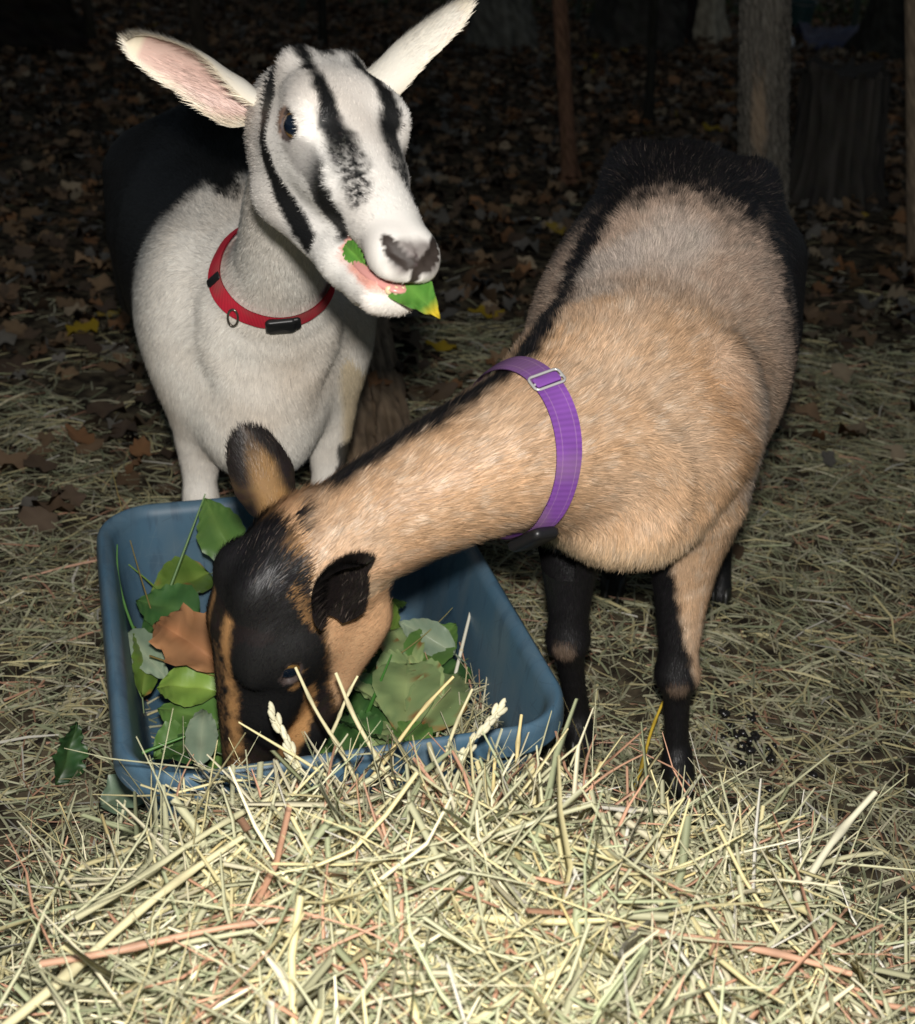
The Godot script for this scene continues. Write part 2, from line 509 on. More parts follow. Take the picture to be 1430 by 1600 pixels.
func white_goat() -> Goat:
	var g := Goat.new()
	g.id = 1
	g.s = 1.22
	g.jaw = 0.042
	g.H = Basis(Vector3(0.880, -0.125, -0.457), Vector3(0.178, 0.981, 0.074), Vector3(0.440, -0.148, 0.886)).orthonormalized()
	g.T = Vector3(-0.174, 0.953, -1.397)
	g.to = Vector3(-0.285, 0, -1.735)
	g.td = Vector3(-0.30, 0, -0.953).normalized()
	g.tl = Vector3(0.953, 0, -0.30).normalized()
	torso(g, [[0.0, 0.60, 0.44, 0.07], [0.05, 0.635, 0.37, 0.125], [0.11, 0.665, 0.335, 0.155], [0.19, 0.69, 0.325, 0.168], [0.3, 0.70, 0.31, 0.18], [0.42, 0.71, 0.30, 0.188], [0.54, 0.735, 0.34, 0.168], [0.62, 0.735, 0.41, 0.135], [0.69, 0.70, 0.48, 0.09], [0.73, 0.64, 0.55, 0.04]])
	chain(g, [[-0.36, 0.48, -1.95, 0.10], [-0.312, 0.52, -1.83, 0.112], [-0.263, 0.62, -1.700, 0.067], [-0.220, 0.76, -1.570, 0.061], [-0.178, 0.865, -1.45, 0.057]], "neck", 0.012, 0.11)
	g.neck = [Vector3(-0.312, 0.52, -1.83), Vector3(-0.268, 0.62, -1.705), Vector3(-0.222, 0.76, -1.575), Vector3(-0.178, 0.865, -1.45)]
	var bb := Basis(g.tl, UPV, -g.td)
	blob(g, Vector3(-0.313, 0.375, -1.80), bb, Vector3(0.098, 0.115, 0.10), 0.07, "torso", 0.013, Vector3(0, -1, -0.2))
	blob(g, Vector3(-0.425, 0.50, -1.82), bb, Vector3(0.05, 0.13, 0.085), 0.05, "torso", 0.013, Vector3(-0.1, -1, -0.1))
	blob(g, Vector3(-0.205, 0.50, -1.90), bb, Vector3(0.05, 0.13, 0.085), 0.05, "torso", 0.013, Vector3(0.1, -1, -0.1))
	chain(g, [[-0.400, 0.45, -1.81, 0.066], [-0.405, 0.35, -1.825, 0.052], [-0.411, 0.28, -1.825, 0.036], [-0.414, 0.235, -1.82, 0.027], [-0.412, 0.20, -1.815, 0.0305], [-0.411, 0.165, -1.82, 0.0185], [-0.410, 0.085, -1.825, 0.0165], [-0.409, 0.065, -1.82, 0.021], [-0.407, 0.028, -1.808, 0.022]], "foreleg", 0.010, 0.025)
	chain(g, [[-0.222, 0.45, -1.87, 0.064], [-0.219, 0.35, -1.88, 0.050], [-0.216, 0.28, -1.88, 0.035], [-0.215, 0.235, -1.875, 0.027], [-0.214, 0.20, -1.87, 0.0305], [-0.213, 0.165, -1.875, 0.0185], [-0.213, 0.085, -1.88, 0.0165], [-0.212, 0.065, -1.875, 0.021], [-0.211, 0.028, -1.863, 0.022]], "foreleg", 0.010, 0.025)
	chain(g, [[-0.555, 0.60, -2.26, 0.10], [-0.565, 0.42, -2.20, 0.065], [-0.555, 0.29, -2.35, 0.030], [-0.553, 0.26, -2.355, 0.026], [-0.545, 0.16, -2.335, 0.0185], [-0.540, 0.085, -2.32, 0.0175], [-0.535, 0.028, -2.30, 0.022]], "hindleg", 0.011, 0.035)
	chain(g, [[-0.435, 0.60, -2.33, 0.10], [-0.405, 0.42, -2.27, 0.065], [-0.395, 0.29, -2.42, 0.030], [-0.395, 0.26, -2.425, 0.026], [-0.393, 0.16, -2.40, 0.0185], [-0.391, 0.085, -2.385, 0.0175], [-0.390, 0.028, -2.365, 0.022]], "hindleg", 0.011, 0.035)
	chain(g, [[-0.510, 0.66, -2.40, 0.03], [-0.535, 0.65, -2.46, 0.022], [-0.545, 0.58, -2.48, 0.012]], "tail", 0.03, 0.03)
	head_prims(g)
	return g

func seg(p: Vector3, pts: Array) -> float:
	# distance to a polyline
	var best := 1e9
	for j in pts.size() - 1:
		var a: Vector3 = pts[j]
		var ba: Vector3 = pts[j + 1] - a
		var h := clampf((p - a).dot(ba) / ba.length_squared(), 0.0, 1.0)
		best = minf(best, (p - a - ba * h).length())
	return best

func dnose(q: Vector3) -> float:
	return (Vector3(absf(q.x), q.y, q.z) - Vector3(0.009, -0.064, 0.262)).length()

const NOSTRIL := [Vector3(0.0080, -0.0665, 0.2625), Vector3(0.0175, -0.0605, 0.2545), Vector3(0.0235, -0.0530, 0.242)]

func coat(g: Goat, p: Vector3, part: String) -> Color:
	var nz := noise.get_noise_3dv(p * 14.0)
	var nf := noise.get_noise_3dv(p * 130.0)
	if g.id == 1: return coat_white(g, p, part, nz, nf)
	return coat_tan(g, p, part, nz, nf)

const STRIPE_A := [Vector3(0.036, 0.0, -0.004), Vector3(0.0405, -0.0195, 0.016), Vector3(0.0510, -0.0440, 0.050), Vector3(0.0478, -0.0779, 0.0690), Vector3(0.0385, -0.0986, 0.0975), Vector3(0.0335, -0.1077, 0.1380)]
const STRIPE_B := [Vector3(0.0440, -0.0400, 0.100), Vector3(0.0425, -0.0430, 0.115), Vector3(0.0370, -0.0500, 0.138), Vector3(0.0310, -0.0700, 0.1560), Vector3(0.0275, -0.0790, 0.1720)]
const STRIPE_C := [Vector3(0.0190, 0.010, 0.020), Vector3(0.0225, 0.0076, 0.0454), Vector3(0.0280, 0.0, 0.1000), Vector3(0.0235, -0.0230, 0.1363), Vector3(0.0215, -0.0320, 0.1656), Vector3(0.0245, -0.0450, 0.1930)]

func coat_white(g: Goat, p: Vector3, part: String, nz: float, nf: float) -> Color:
	var white := Color(0.82, 0.775, 0.70).lerp(Color(0.66, 0.57, 0.47), clampf(nz * 0.9 + 0.18, 0, 1))
	var black := Color(0.006, 0.006, 0.006)
	if part == "head":
		var q := g.loc(p)
		white = Color(0.69, 0.66, 0.615).lerp(Color(0.58, 0.515, 0.45), clampf(nz * 0.9 + 0.1, 0, 1))
		var m := Vector3(absf(q.x), q.y, q.z)
		var f := 1.0 - sstep(0.0080, 0.0118, seg(m, STRIPE_A) + nf * 0.0030)
		var c := white.lerp(black, f)
		var fb := 1.0 - sstep(0.0100, 0.0165, seg(m, STRIPE_B) + nf * 0.004)
		c = c.lerp(Color(0.035, 0.026, 0.022) if q.z < 0.13 else black, fb * (0.55 + 0.45 * sstep(0.12, 0.15, q.z)))
		var wide := 0.0080 + 0.0065 * sstep(0.10, 0.15, q.z) - 0.004 * sstep(0.17, 0.195, q.z)
		var dc := seg(m, STRIPE_C) + nf * 0.005
		var fc := 1.0 - sstep(wide * 0.6, wide * 1.35, dc)
		var mottle := sstep(0.125, 0.19, q.z) * 0.75
		if mottle > 0.0: fc *= 1.0 - mottle * sstep(-0.1, 0.3, noise.get_noise_3dv(p * 420.0))
		c = c.lerp(black, fc)
		# dark tuft on the poll between the horn buds
		c = c.lerp(black, (1.0 - sstep(0.005, 0.013, m.x + nf * 0.004)) * (1.0 - sstep(0.024, 0.040, q.z + nf * 0.006)) * sstep(-0.02, -0.005, q.y))
		# grey nose, pink lower lip
		var dn := (m - Vector3(0.009, -0.062, 0.262)).length()
		c = c.lerp(Color(0.115, 0.095, 0.088), 0.9 * (1.0 - sstep(0.010, 0.021, dn + nf * 0.004)))
		if q.y < -0.093 and q.z > 0.18:
			var jl := Vector3(q.x, q.y + 0.085, q.z - 0.045)
			jl = Basis(Vector3.RIGHT, -g.jaw) * jl
			c = c.lerp(Color(0.60, 0.30, 0.24), sstep(-0.0130, -0.0085, jl.y + nf * 0.002) * sstep(0.12, 0.165, jl.z + nf * 0.01))
		c = c.lerp(Color(0.022, 0.014, 0.014), 1.0 - sstep(0.0030, 0.0062, seg(m, NOSTRIL)))
		c = c.lerp(Color(0.05, 0.035, 0.033), (1.0 - sstep(0.0008, 0.0022, m.x)) * sstep(0.252, 0.258, q.z) * sstep(-0.088, -0.084, q.y))
		var de := (m - Vector3(0.047, -0.028, 0.089)).length()
		c = c.lerp(Color(0.20, 0.125, 0.09), 1.0 - sstep(0.012, 0.016, de))
		return c
	var sd := (p - g.to).dot(g.td)
	var lat := absf((p - g.to).dot(g.tl))
	var f := sstep(0.165, 0.215, sd + nz * 0.03 + nf * 0.02 - (p.y - 0.6) * 0.10)
	if part == "neck" or part == "torso":
		# dark mane line down the back of the neck
		var dm := seg(p, [Vector3(-0.185, 0.93, -1.47), Vector3(-0.255, 0.83, -1.63), Vector3(-0.335, 0.71, -1.80), Vector3(-0.40, 0.70, -1.98)])
		f = maxf(f, 1.0 - sstep(0.020, 0.036, dm + nf * 0.012))
	if part == "foreleg":
		f = 0.0
		if p.x > -0.30 and p.x + (0.24 - p.y) * 0.1 > -0.20 + nf * 0.01 and p.y < 0.30: f = 0.9
		white = white.lerp(Color(0.66, 0.52, 0.30), 0.7 * sstep(0.02, 0.035, p.x + 0.215))
	return white.lerp(black, f)

const SPINE := [Vector3(-0.125, 0.560, -1.215), Vector3(-0.045, 0.617, -1.245), Vector3(0.0, 0.645, -1.275), Vector3(0.050, 0.656, -1.340), Vector3(0.078, 0.668, -1.404), Vector3(0.112, 0.675, -1.53), Vector3(0.141, 0.692, -1.62), Vector3(0.172, 0.715, -1.685), Vector3(0.194, 0.735, -1.725), Vector3(0.24, 0.76, -1.78)]

func coat_tan(g: Goat, p: Vector3, part: String, nz: float, nf: float) -> Color:
	var tan_ := Color(0.56, 0.355, 0.205)
	var black := Color(0.010, 0.009, 0.010)
	if part == "head":
		var q := g.loc(p)
		var m := Vector3(absf(q.x), q.y, q.z)
		var orange := Color(0.46, 0.25, 0.10)
		nf += 0.9 * noise.get_noise_3dv(p * 420.0)
		var f := 1.0
		# tan cheek behind a line from the ear to the mouth
		var line := -0.046 - (q.z - 0.018) * 0.56
		f = sstep(line - 0.008, line + 0.006, q.y + nf * 0.005)
		if q.z > 0.12: f = maxf(f, sstep(0.115, 0.135, q.z + nf * 0.008))
		f = maxf(f, 0.0)
		# tan behind the ears, on the neck side
		f *= 1.0 - sstep(-0.016, -0.034, q.z + nf * 0.008) * sstep(0.012, 0.030, m.x)
		var t := 0.0
		t = maxf(t, 1.0 - sstep(0.004, 0.009, seg(m, [Vector3(0.049, -0.046, 0.072), Vector3(0.046, -0.049, 0.090)]) + nf * 0.002))
		t = maxf(t, 1.0 - sstep(0.006, 0.011, seg(m, [Vector3(0.036, -0.070, 0.102), Vector3(0.029, -0.085, 0.142), Vector3(0.024, -0.086, 0.20)]) + nf * 0.003))
		t = maxf(t, 0.45 - sstep(0.002, 0.007, seg(m, [Vector3(0.040, -0.022, 0.004), Vector3(0.050, -0.048, 0.032)]) + nf * 0.003))
		t = maxf(t, (1.0 - sstep(0.000, 0.010, seg(m, [Vector3(0.016, 0.008, 0.050), Vector3(0.020, 0.003, 0.082), Vector3(0.020, -0.014, 0.125), Vector3(0.018, -0.030, 0.170), Vector3(0.02, -0.042, 0.21)]) + nf * 0.004)) * 0.9)
		f *= 1.0 - t
		if m.x < 0.024 and q.z > 0.08: f *= 0.82 + 0.36 * clampf(nf + noise.get_noise_3dv(p * 320.0), -0.5, 0.5)
		if q.z > 0.225: f *= 0.8 + 0.5 * nf
		var c := tan_.lerp(Color(0.60, 0.36, 0.19), 0.5) if q.y < line else orange
		var soot := black.lerp(Color(0.045, 0.028, 0.016), clampf(nz * 1.3 + 0.1, 0, 0.7) * sstep(0.03, 0.07, q.z))
		return c.lerp(soot, clampf(f, 0, 1))
	var sd := (p - g.to).dot(g.td)
	var lat := (p - g.to).dot(g.tl)
	# warm tan in front, pinkish grey over the ribs, redder on the shoulder
	tan_ = tan_.lerp(Color(0.60, 0.435, 0.30), clampf(nz * 1.2 + 0.2, 0, 1))
	if part == "torso" or part == "neck":
		tan_ = tan_.lerp(Color(0.52, 0.385, 0.30), sstep(0.02, 0.30, sd + nz * 0.10) * 0.9)
		tan_ = tan_.lerp(Color(0.46, 0.235, 0.10), 0.85 * (1.0 - sstep(0.03, 0.12, (p - Vector3(0.275, 0.575, -1.39)).length() + nz * 0.03)))
		tan_ = tan_.lerp(Color(0.66, 0.52, 0.34), 0.6 * sstep(0.50, 0.42, p.y) * sstep(0.16, 0.05, sd))
	if part == "torso" or part == "neck":
		var low := noise.get_noise_3dv(p * 8.0 + Vector3(40, 7, 3))
		tan_ = tan_ * (1.0 + 0.42 * low)
		tan_ = tan_.lerp(Color(0.60, 0.55, 0.50), clampf(noise.get_noise_3dv(p * 11.0 + Vector3(3, 70, 9)) * 1.4 - 0.12, 0.0, 0.55) * sstep(0.04, 0.16, sd))
		tan_ = tan_.lerp(Color(0.30, 0.20, 0.14), 0.5 * (1.0 - sstep(0.012, 0.045, seg(p, [Vector3(0.30, 0.66, -1.53), Vector3(0.35, 0.55, -1.52), Vector3(0.352, 0.43, -1.49)]) + nz * 0.015)))
	tan_ = tan_.lerp(Color(0.70, 0.60, 0.48), clampf(nf * 0.7, 0, 0.5))
	var f := 0.0
	if part == "torso" or part == "tail" or part == "hindleg":
		f = sstep(0.31, 0.47, sd + nz * 0.07 + nf * 0.11 + maxf(p.y - 0.70, -0.06) * 0.22 + 0.075 * sstep(0.11, 0.175, lat + nz * 0.02) * sstep(0.42, 0.50, p.y))
		f = maxf(f, 0.85 * sstep(0.36, 0.31, p.y + nf * 0.01) * sstep(0.22, 0.3, sd))
	if part == "neck" or part == "torso":
		f = maxf(f, 1.0 - sstep(0.013, 0.033, seg(p, SPINE) + nf * 0.012 + nz * 0.006))
	if part == "neck":
		f = maxf(f, (1.0 - sstep(0.02, 0.05, (p - g.w(0.0, -0.02, -0.03)).length() + nf * 0.012)))
	if part == "foreleg":
		var top := 0.41 if p.x < 0.22 else 0.285 + (0.292 - p.x) * 3.2 + (p.z + 1.41) * 0.5
		f = sstep(top + 0.022, top - 0.012, p.y + nf * 0.018)
		var kn := Vector3(0.302, 0.190, -1.380) if p.x > 0.22 else Vector3(0.150, 0.217, -1.415)
		var bald := 1.0 - sstep(0.010, 0.019, (p - kn).length() + nf * 0.004)
		return tan_.lerp(black, f).lerp(Color(0.15, 0.105, 0.075), bald * 0.85)
	if part == "hindleg": f = maxf(f, sstep(0.52, 0.46, p.y))
	return tan_.lerp(black, f)

func goat_body(g: Goat, ctr: Vector3, ears: Array) -> Array:
	var mb := MB.new()
	var lo := Vector3(9, 9, 9)
	var hi := -lo
	for pt in g.neck:
		lo = lo.min(pt - Vector3.ONE * 0.16); hi = hi.max(pt + Vector3.ONE * 0.16)
	for q: Prim in g.prims:
		if q is Chain:
			for c: Cone in q.segs:
				var m := Vector3.ONE * (maxf(c.r1, c.r2) + 0.03)
				lo = lo.min(c.a - m).min(c.a + c.ba - m)
				hi = hi.max(c.a + m).max(c.a + c.ba + m)
	for t in [0.0, 0.75]:
		for sd in [-0.22, 0.22]:
			var c: Vector3 = g.to + g.td * t + g.tl * sd
			lo = lo.min(Vector3(c.x, 0.28, c.z)); hi = hi.max(Vector3(c.x, 0.82, c.z))
	lo.y = maxf(lo.y, 0.0)
	var cut_o := g.w(0, -0.05, -0.02)
	var nearest := []
	var t0 := Time.get_ticks_msec()
	nets(g.prims, lo, hi, 0.0075, mb, cut_o, g.H.z, -1.0, 0.385, nearest)
	var hlo := Vector3(9, 9, 9)
	var hhi := -hlo
	for x in [-0.075, 0.075]:
		for y in [-0.165, 0.04]:
			for z in [-0.05, 0.295]:
				var c := g.w(x, y, z)
				hlo = hlo.min(c); hhi = hhi.max(c)
	nets(g.prims, hlo, hhi, 0.004, mb, cut_o, g.H.z, 1.0, 0.385, nearest)
	print("nets ", Time.get_ticks_msec() - t0, " verts ", mb.v.size()); t0 = Time.get_ticks_msec()
	mb.smooth()
	# what each vertex belongs to, how its hair lies and how long it is
	var flow := PackedVector3Array()
	var hair := PackedFloat32Array()
	var head := PackedByteArray()
	flow.resize(mb.v.size()); hair.resize(mb.v.size()); head.resize(mb.v.size())
	var parts := []
	parts.resize(mb.v.size())
	for k in mb.v.size():
		var p := mb.v[k]
		var best := 1e9
		var q0: Prim
		var fl := Vector3.ZERO
		var hl := 0.0
		var ws := 0.0
		var bare := false
		for q: Prim in nearest[k]:
			var e := q.d(p)
			if q.sub:
				if e < 0.003 and (p - g.T).length() < 0.5: bare = true
				continue
			if e < best: best = e; q0 = q
			var w := exp(-maxf(e, 0.0) * 70.0)
			fl += q.lie(p) * w; hl += q.hair * w; ws += w
		flow[k] = fl / maxf(ws, 1e-6)
		hl /= maxf(ws, 1e-6)
		var q := g.loc(p)
		if q0.part == "head":
			hl *= 0.62 + 0.9 * sstep(0.06, -0.03, q.z)
			if q.z > 0.225 and q.y > -0.083: hl *= 0.5
			if dnose(q) < 0.022: hl *= lerpf(0.35, 1.0, sstep(0.010, 0.022, dnose(q)))
		hair[k] = 0.0 if bare else hl
		parts[k] = q0.part
		mb.c[k] = coat(g, p, q0.part)
		if bare and q0.part == "head": mb.c[k] = bare_skin(g, q, mb.c[k])
	# ears join the body's mesh
	var ear_first := mb.v.size()
	for e in ears: ear(e, mb, flow, hair, parts, g)
	var hb := MB.new()
	print("classify ", Time.get_ticks_msec() - t0); t0 = Time.get_ticks_msec()
	grow(g, mb, flow, hair, parts, hb, ear_first)
	print("grow ", Time.get_ticks_msec() - t0, " hairs ", hb.v.size() / 3)
	for k in mb.v.size(): mb.v[k] -= ctr
	for k in hb.v.size(): hb.v[k] -= ctr
	mb.fix()
	return [mb, hb]

func bare_skin(g: Goat, q: Vector3, was: Color) -> Color:
	if q.z > 0.225 and q.y > -0.085: return Color(0.030, 0.020, 0.019) if g.id == 1 else Color(0.02, 0.016, 0.015)
	if q.y < -0.085 and q.z > 0.14: return Color(0.55, 0.27, 0.22) if g.id == 1 else Color(0.03, 0.02, 0.02)
	return Color(0.06, 0.045, 0.04)

func grow(g: Goat, mb: MB, flow: PackedVector3Array, hair: PackedFloat32Array, parts: Array, hb: MB, ear_first: int) -> void:
	var r := RandomNumberGenerator.new()
	r.seed = 77 + g.id
	var density := 260000.0
	var V := PackedVector3Array()
	var N := PackedVector3Array()
	var C := PackedColorArray()
	var most := 700000
	V.resize(most * 3); N.resize(most * 3); C.resize(most * 3)
	var at := 0
	for t in range(0, mb.i.size(), 3):
		var a := mb.i[t]; var b := mb.i[t + 1]; var c := mb.i[t + 2]
		var hl := (hair[a] + hair[b] + hair[c]) / 3.0
		if hl < 0.003 or hair[a] * hair[b] * hair[c] == 0.0: continue
		var pa := mb.v[a]; var pb := mb.v[b]; var pc := mb.v[c]
		var area := (pb - pa).cross(pc - pa).length() * 0.5
		var dens := density * (1.6 if hl < 0.010 else 1.0)
		if parts[a] == "hindleg" or parts[a] == "tail": dens *= 0.5
		var cnt := area * dens
		var m := int(cnt)
		if r.randf() < cnt - m: m += 1
		for j in m:
			if at >= most: break
			var u := r.randf()
			var w := r.randf()
			if u + w > 1.0: u = 1.0 - u; w = 1.0 - w
			var p := pa + (pb - pa) * u + (pc - pa) * w
			var nn := (mb.n[a] * (1.0 - u - w) + mb.n[b] * u + mb.n[c] * w).normalized()
			var fl := flow[a] * (1.0 - u - w) + flow[b] * u + flow[c] * w
			fl += Vector3(r.randf_range(-1, 1), r.randf_range(-1, 1), r.randf_range(-1, 1)) * 0.22
			fl += Vector3(noise.get_noise_3dv(p * 30.0), noise.get_noise_3dv(p * 30.0 + Vector3(50, 0, 0)), noise.get_noise_3dv(p * 30.0 + Vector3(0, 50, 0))) * 0.45
			fl = (fl - nn * fl.dot(nn))
			if fl.length_squared() < 1e-8: continue
			fl = fl.normalized()
			var len := hl * r.randf_range(0.65, 1.4)
			var lift := r.randf_range(0.10, 0.5) if g.id == 2 else r.randf_range(0.06, 0.34)
			var dir := (fl + nn * lift).normalized()
			var side := nn.cross(dir).normalized() * (0.00085 if hl > 0.012 else 0.00062)
			var col: Color
			if a >= ear_first: col = mb.c[a] * (1.0 - u - w) + mb.c[b] * u + mb.c[c] * w
			else: col = coat(g, p, parts[a])
			if g.id == 2 and hl > 0.013 and col.r < 0.05 and r.randf() < 0.10: col = col.lerp(Color(0.11, 0.085, 0.07), r.randf())
			var br := r.randf_range(0.68, 1.24) * (1.0 + 0.28 * noise.get_noise_3dv(p * 210.0))
			if g.id == 1: br = lerpf(1.02, br, 0.62 if parts[a] != "head" else 0.8)
			col = Color(col.r * br, col.g * br, col.b * br)
			var n2 := (nn + (nn - dir * nn.dot(dir)) * 0.3 + Vector3(r.randf_range(-1, 1), r.randf_range(-1, 1), r.randf_range(-1, 1)) * 0.22).normalized()
			p -= nn * 0.001
			V[at * 3] = p - side
			V[at * 3 + 1] = p + side
			V[at * 3 + 2] = p + dir * len
			N[at * 3] = n2; N[at * 3 + 1] = n2; N[at * 3 + 2] = n2
			C[at * 3] = col * 0.92; C[at * 3 + 1] = col * 0.92; C[at * 3 + 2] = Color(col.r * 1.08, col.g * 1.08, col.b * 1.08)
			at += 1
	V.resize(at * 3); N.resize(at * 3); C.resize(at * 3)
	hb.v = V; hb.n = N; hb.c = C
	var I := PackedInt32Array()
	I.resize(at * 3)
	for k in at * 3: I[k] = k
	hb.i = I

func ear_width(t: float) -> float:
	var k := [[0.0, 0.40], [0.2, 0.82], [0.45, 1.0], [0.7, 0.90], [0.86, 0.72], [0.95, 0.50], [1.0, 0.06]]
	for j in k.size() - 1:
		if t <= k[j + 1][0]: return lerpf(k[j][1], k[j + 1][1], sstep(0, 1, (t - k[j][0]) / (k[j + 1][0] - k[j][0])) * 0.4 + 0.6 * (t - k[j][0]) / (k[j + 1][0] - k[j][0]))
	return 0.05

# e: {base, axis, face, len, width, curl0, curl1, droop, inner, outer, rim}
func ear(e: Dictionary, mb: MB, flow: PackedVector3Array, hair: PackedFloat32Array, parts: Array, g: Goat) -> void:
	var A: Vector3 = e.axis.normalized()
	var N: Vector3 = (e.face - A * e.face.dot(A)).normalized()
	var S := A.cross(N)
	var nt := 26
	var nu := 18
	var L: float = e.len
	for layer in 2:
		var first := mb.v.size()
		for it in nt + 1:
			var t := float(it) / nt
			var wd: float = e.width * 0.5 * ear_width(t)
			var cu: float = lerpf(e.curl0, e.curl1, sstep(0.0, 0.6, t))
			var ctr: Vector3 = e.base + A * (L * t) + e.droop * (t * t) * L
			var tang: Vector3 = (A + e.droop * 2.0 * t).normalized()
			var n1: Vector3 = (N - tang * N.dot(tang)).normalized()
			var s1: Vector3 = tang.cross(n1)
			var R := wd / maxf(sin(minf(cu, 1.57)), 0.2) if cu < 1.57 else wd
			for iu in nu + 1:
				var u := float(iu) / nu * 2.0 - 1.0
				var an := u * cu
				var rad := R
				var thick := 0.0022 * (1.0 - u * u * 0.8) * (1.3 - t)
				var dn: Vector3 = n1 * -cos(an) + s1 * sin(an)
				var pos: Vector3 = ctr + n1 * (R * 0.55) + dn * (rad + (thick if layer == 0 else -thick))
				var rim := sstep(0.72, 0.97, absf(u)) if t < 0.9 else 1.0
				var col: Color
				if layer == 0: col = e.outer.lerp(e.rim, rim * 0.6)
				else: col = e.inner.lerp(e.rim, rim)
				if e.has("mid") and layer == 0: col = e.mid.lerp(e.outer, clampf(sstep(0.15, 0.62, absf(u)) + sstep(0.55, 0.95, t) + 0.35 * noise.get_noise_3dv(pos * 60.0), 0.0, 1.0))
				mb.vert(pos, dn if layer == 0 else -dn, col)
				flow.push_back(tang + (Vector3.ZERO if layer == 0 else s1 * -signf(u) * 0.35))
				var h := 0.010
				if layer == 1: h = 0.0 if absf(u) < 0.05 or t > 0.95 else (0.017 if t < 0.8 and absf(u) > 0.25 else 0.008)
				hair.push_back(h)
				parts.push_back("ear")
		for it in nt:
			for iu in nu:
				var a := first + it * (nu + 1) + iu
				if layer == 0: mb.quad(a, a + 1, a + nu + 2, a + nu + 1)
				else: mb.quad(a, a + nu + 1, a + nu + 2, a + 1)

func eye_ball(g: Goat, at: Vector3, out: Vector3, root: Node3D, m: Material) -> void:
	var mb := MB.new()
	var rad := 0.0135 * g.s
	var zx := out.normalized()
	var ax := g.H.z - zx * g.H.z.dot(zx)      # the pupil lies along the head
	ax = ax.normalized()
	var ay := zx.cross(ax)
	var rings := 22
	var seg_n := 28
	for k in rings + 1:
		var th := PI * 0.62 * k / rings
		for j in seg_n:
			var ph := TAU * j / seg_n
			var d := zx * cos(th) + (ax * cos(ph) + ay * sin(ph)) * sin(th)
			var px := sin(th) * cos(ph)
			var py := sin(th) * sin(ph)
			var pupil := sqrt(px * px / 0.40 + py * py / 0.33)
			var col := Color(0.006, 0.010, 0.018)
			if pupil > 1.0: col = Color(0.14, 0.075, 0.022)
			if sin(th) > 0.74 or th > 1.2: col = Color(0.02, 0.013, 0.01)
			mb.vert(at + d * rad, d, col)
	for k in rings:
		for j in seg_n:
			mb.quad(k * seg_n + j, (k + 1) * seg_n + j, (k + 1) * seg_n + (j + 1) % seg_n, k * seg_n + (j + 1) % seg_n)
	for k in mb.v.size(): mb.v[k] -= root.position
	put("eye", mb.fix().mesh(m), root)

# a strap round the neck: follows the body at a small distance, in the plane through ctr
func strap_point(g: Goat, ctr: Vector3, e1: Vector3, e2: Vector3, ax: Vector3, an: float, w: float, gap: float) -> Vector3:
	var d := e1 * cos(an) + e2 * sin(an)
	var o := ctr + ax * w
	var r := 0.02
	for k in 60:
		var v := join(g.prims, o + d * r)
		if v > gap: break
		r += maxf((gap - v) * 0.7, 0.0008)
	return o + d * r

func collar(g: Goat, root: Node3D, ctr: Vector3, ax: Vector3, wd: Vector3, width: float, gap: float, m: Material, called: String, stitch: Color, col: Color) -> Dictionary:
	ax = ax.normalized()
	var e1 := (Vector3.RIGHT - ax * ax.x).normalized()
	var e2 := ax.cross(e1)
	var n := 190
	var us := [-1.0, -0.96, -0.62, -0.56, -0.50, 0.0, 0.50, 0.56, 0.62, 0.96, 1.0]
	var rows := []
	for j in n:
		var an := TAU * j / n
		var lo := strap_point(g, ctr, e1, e2, wd, an, -width * 0.5, gap)
		var hi := strap_point(g, ctr, e1, e2, wd, an, width * 0.5, gap)
		rows.push_back([lo, hi])
	# smooth along the strap
	for pass_ in 8:
		var nr := []
		for j in n:
			nr.push_back([(rows[j][0] * 2.0 + rows[(j + 1) % n][0] + rows[(j + n - 1) % n][0]) / 4.0, (rows[j][1] * 2.0 + rows[(j + 1) % n][1] + rows[(j + n - 1) % n][1]) / 4.0])
		rows = nr
	var mb := MB.new()
	var nu := us.size()
	for side in 2:
		for j in n:
			var lo: Vector3 = rows[j][0]
			var hi: Vector3 = rows[j][1]
			var tang: Vector3 = (rows[(j + 1) % n][0] - rows[(j + n - 1) % n][0]).normalized()
			var out := tang.cross((hi - lo).normalized()).normalized()
			if out.dot((lo + hi) * 0.5 - ctr) < 0.0: out = -out
			for u: float in us:
				var rib := (0.00025 if j % 2 == 0 else -0.00025) if absf(u) < 0.9 else -0.0007
				var p: Vector3 = lo.lerp(hi, u * 0.5 + 0.5) + out * (0.0013 + rib if side == 0 else -0.0013)
				var cc := col * (0.92 + 0.3 * noise.get_noise_3dv(p * 40.0) + (0.10 if j % 2 == 0 else -0.10))
				cc = cc.lerp(Color(0.22, 0.16, 0.13), clampf(noise.get_noise_3dv(p * 22.0 + Vector3(9, 9, 9)) * 1.3 - 0.1, 0.0, 0.4))
				if absf(u) == 0.56 and stitch.a > 0.0: cc = cc.lerp(stitch, 0.28)
				mb.vert(p - root.position, out, cc)
	for side in 2:
		for j in n:
			for k in nu - 1:
				var a := side * n * nu + j * nu + k
				var b := side * n * nu + ((j + 1) % n) * nu + k
				if side == 0: mb.quad(a, a + 1, b + 1, b)
				else: mb.quad(a, b, b + 1, a + 1)
	for j in n:
		for k in [0, nu - 1]:
			var a: int = j * nu + k
			var b: int = ((j + 1) % n) * nu + k
			mb.quad(a, b, b + n * nu, a + n * nu)
	var node := put(called, mb.fix().mesh(m), root)
	return {"node": node, "rows": rows, "ctr": ctr, "n": n}

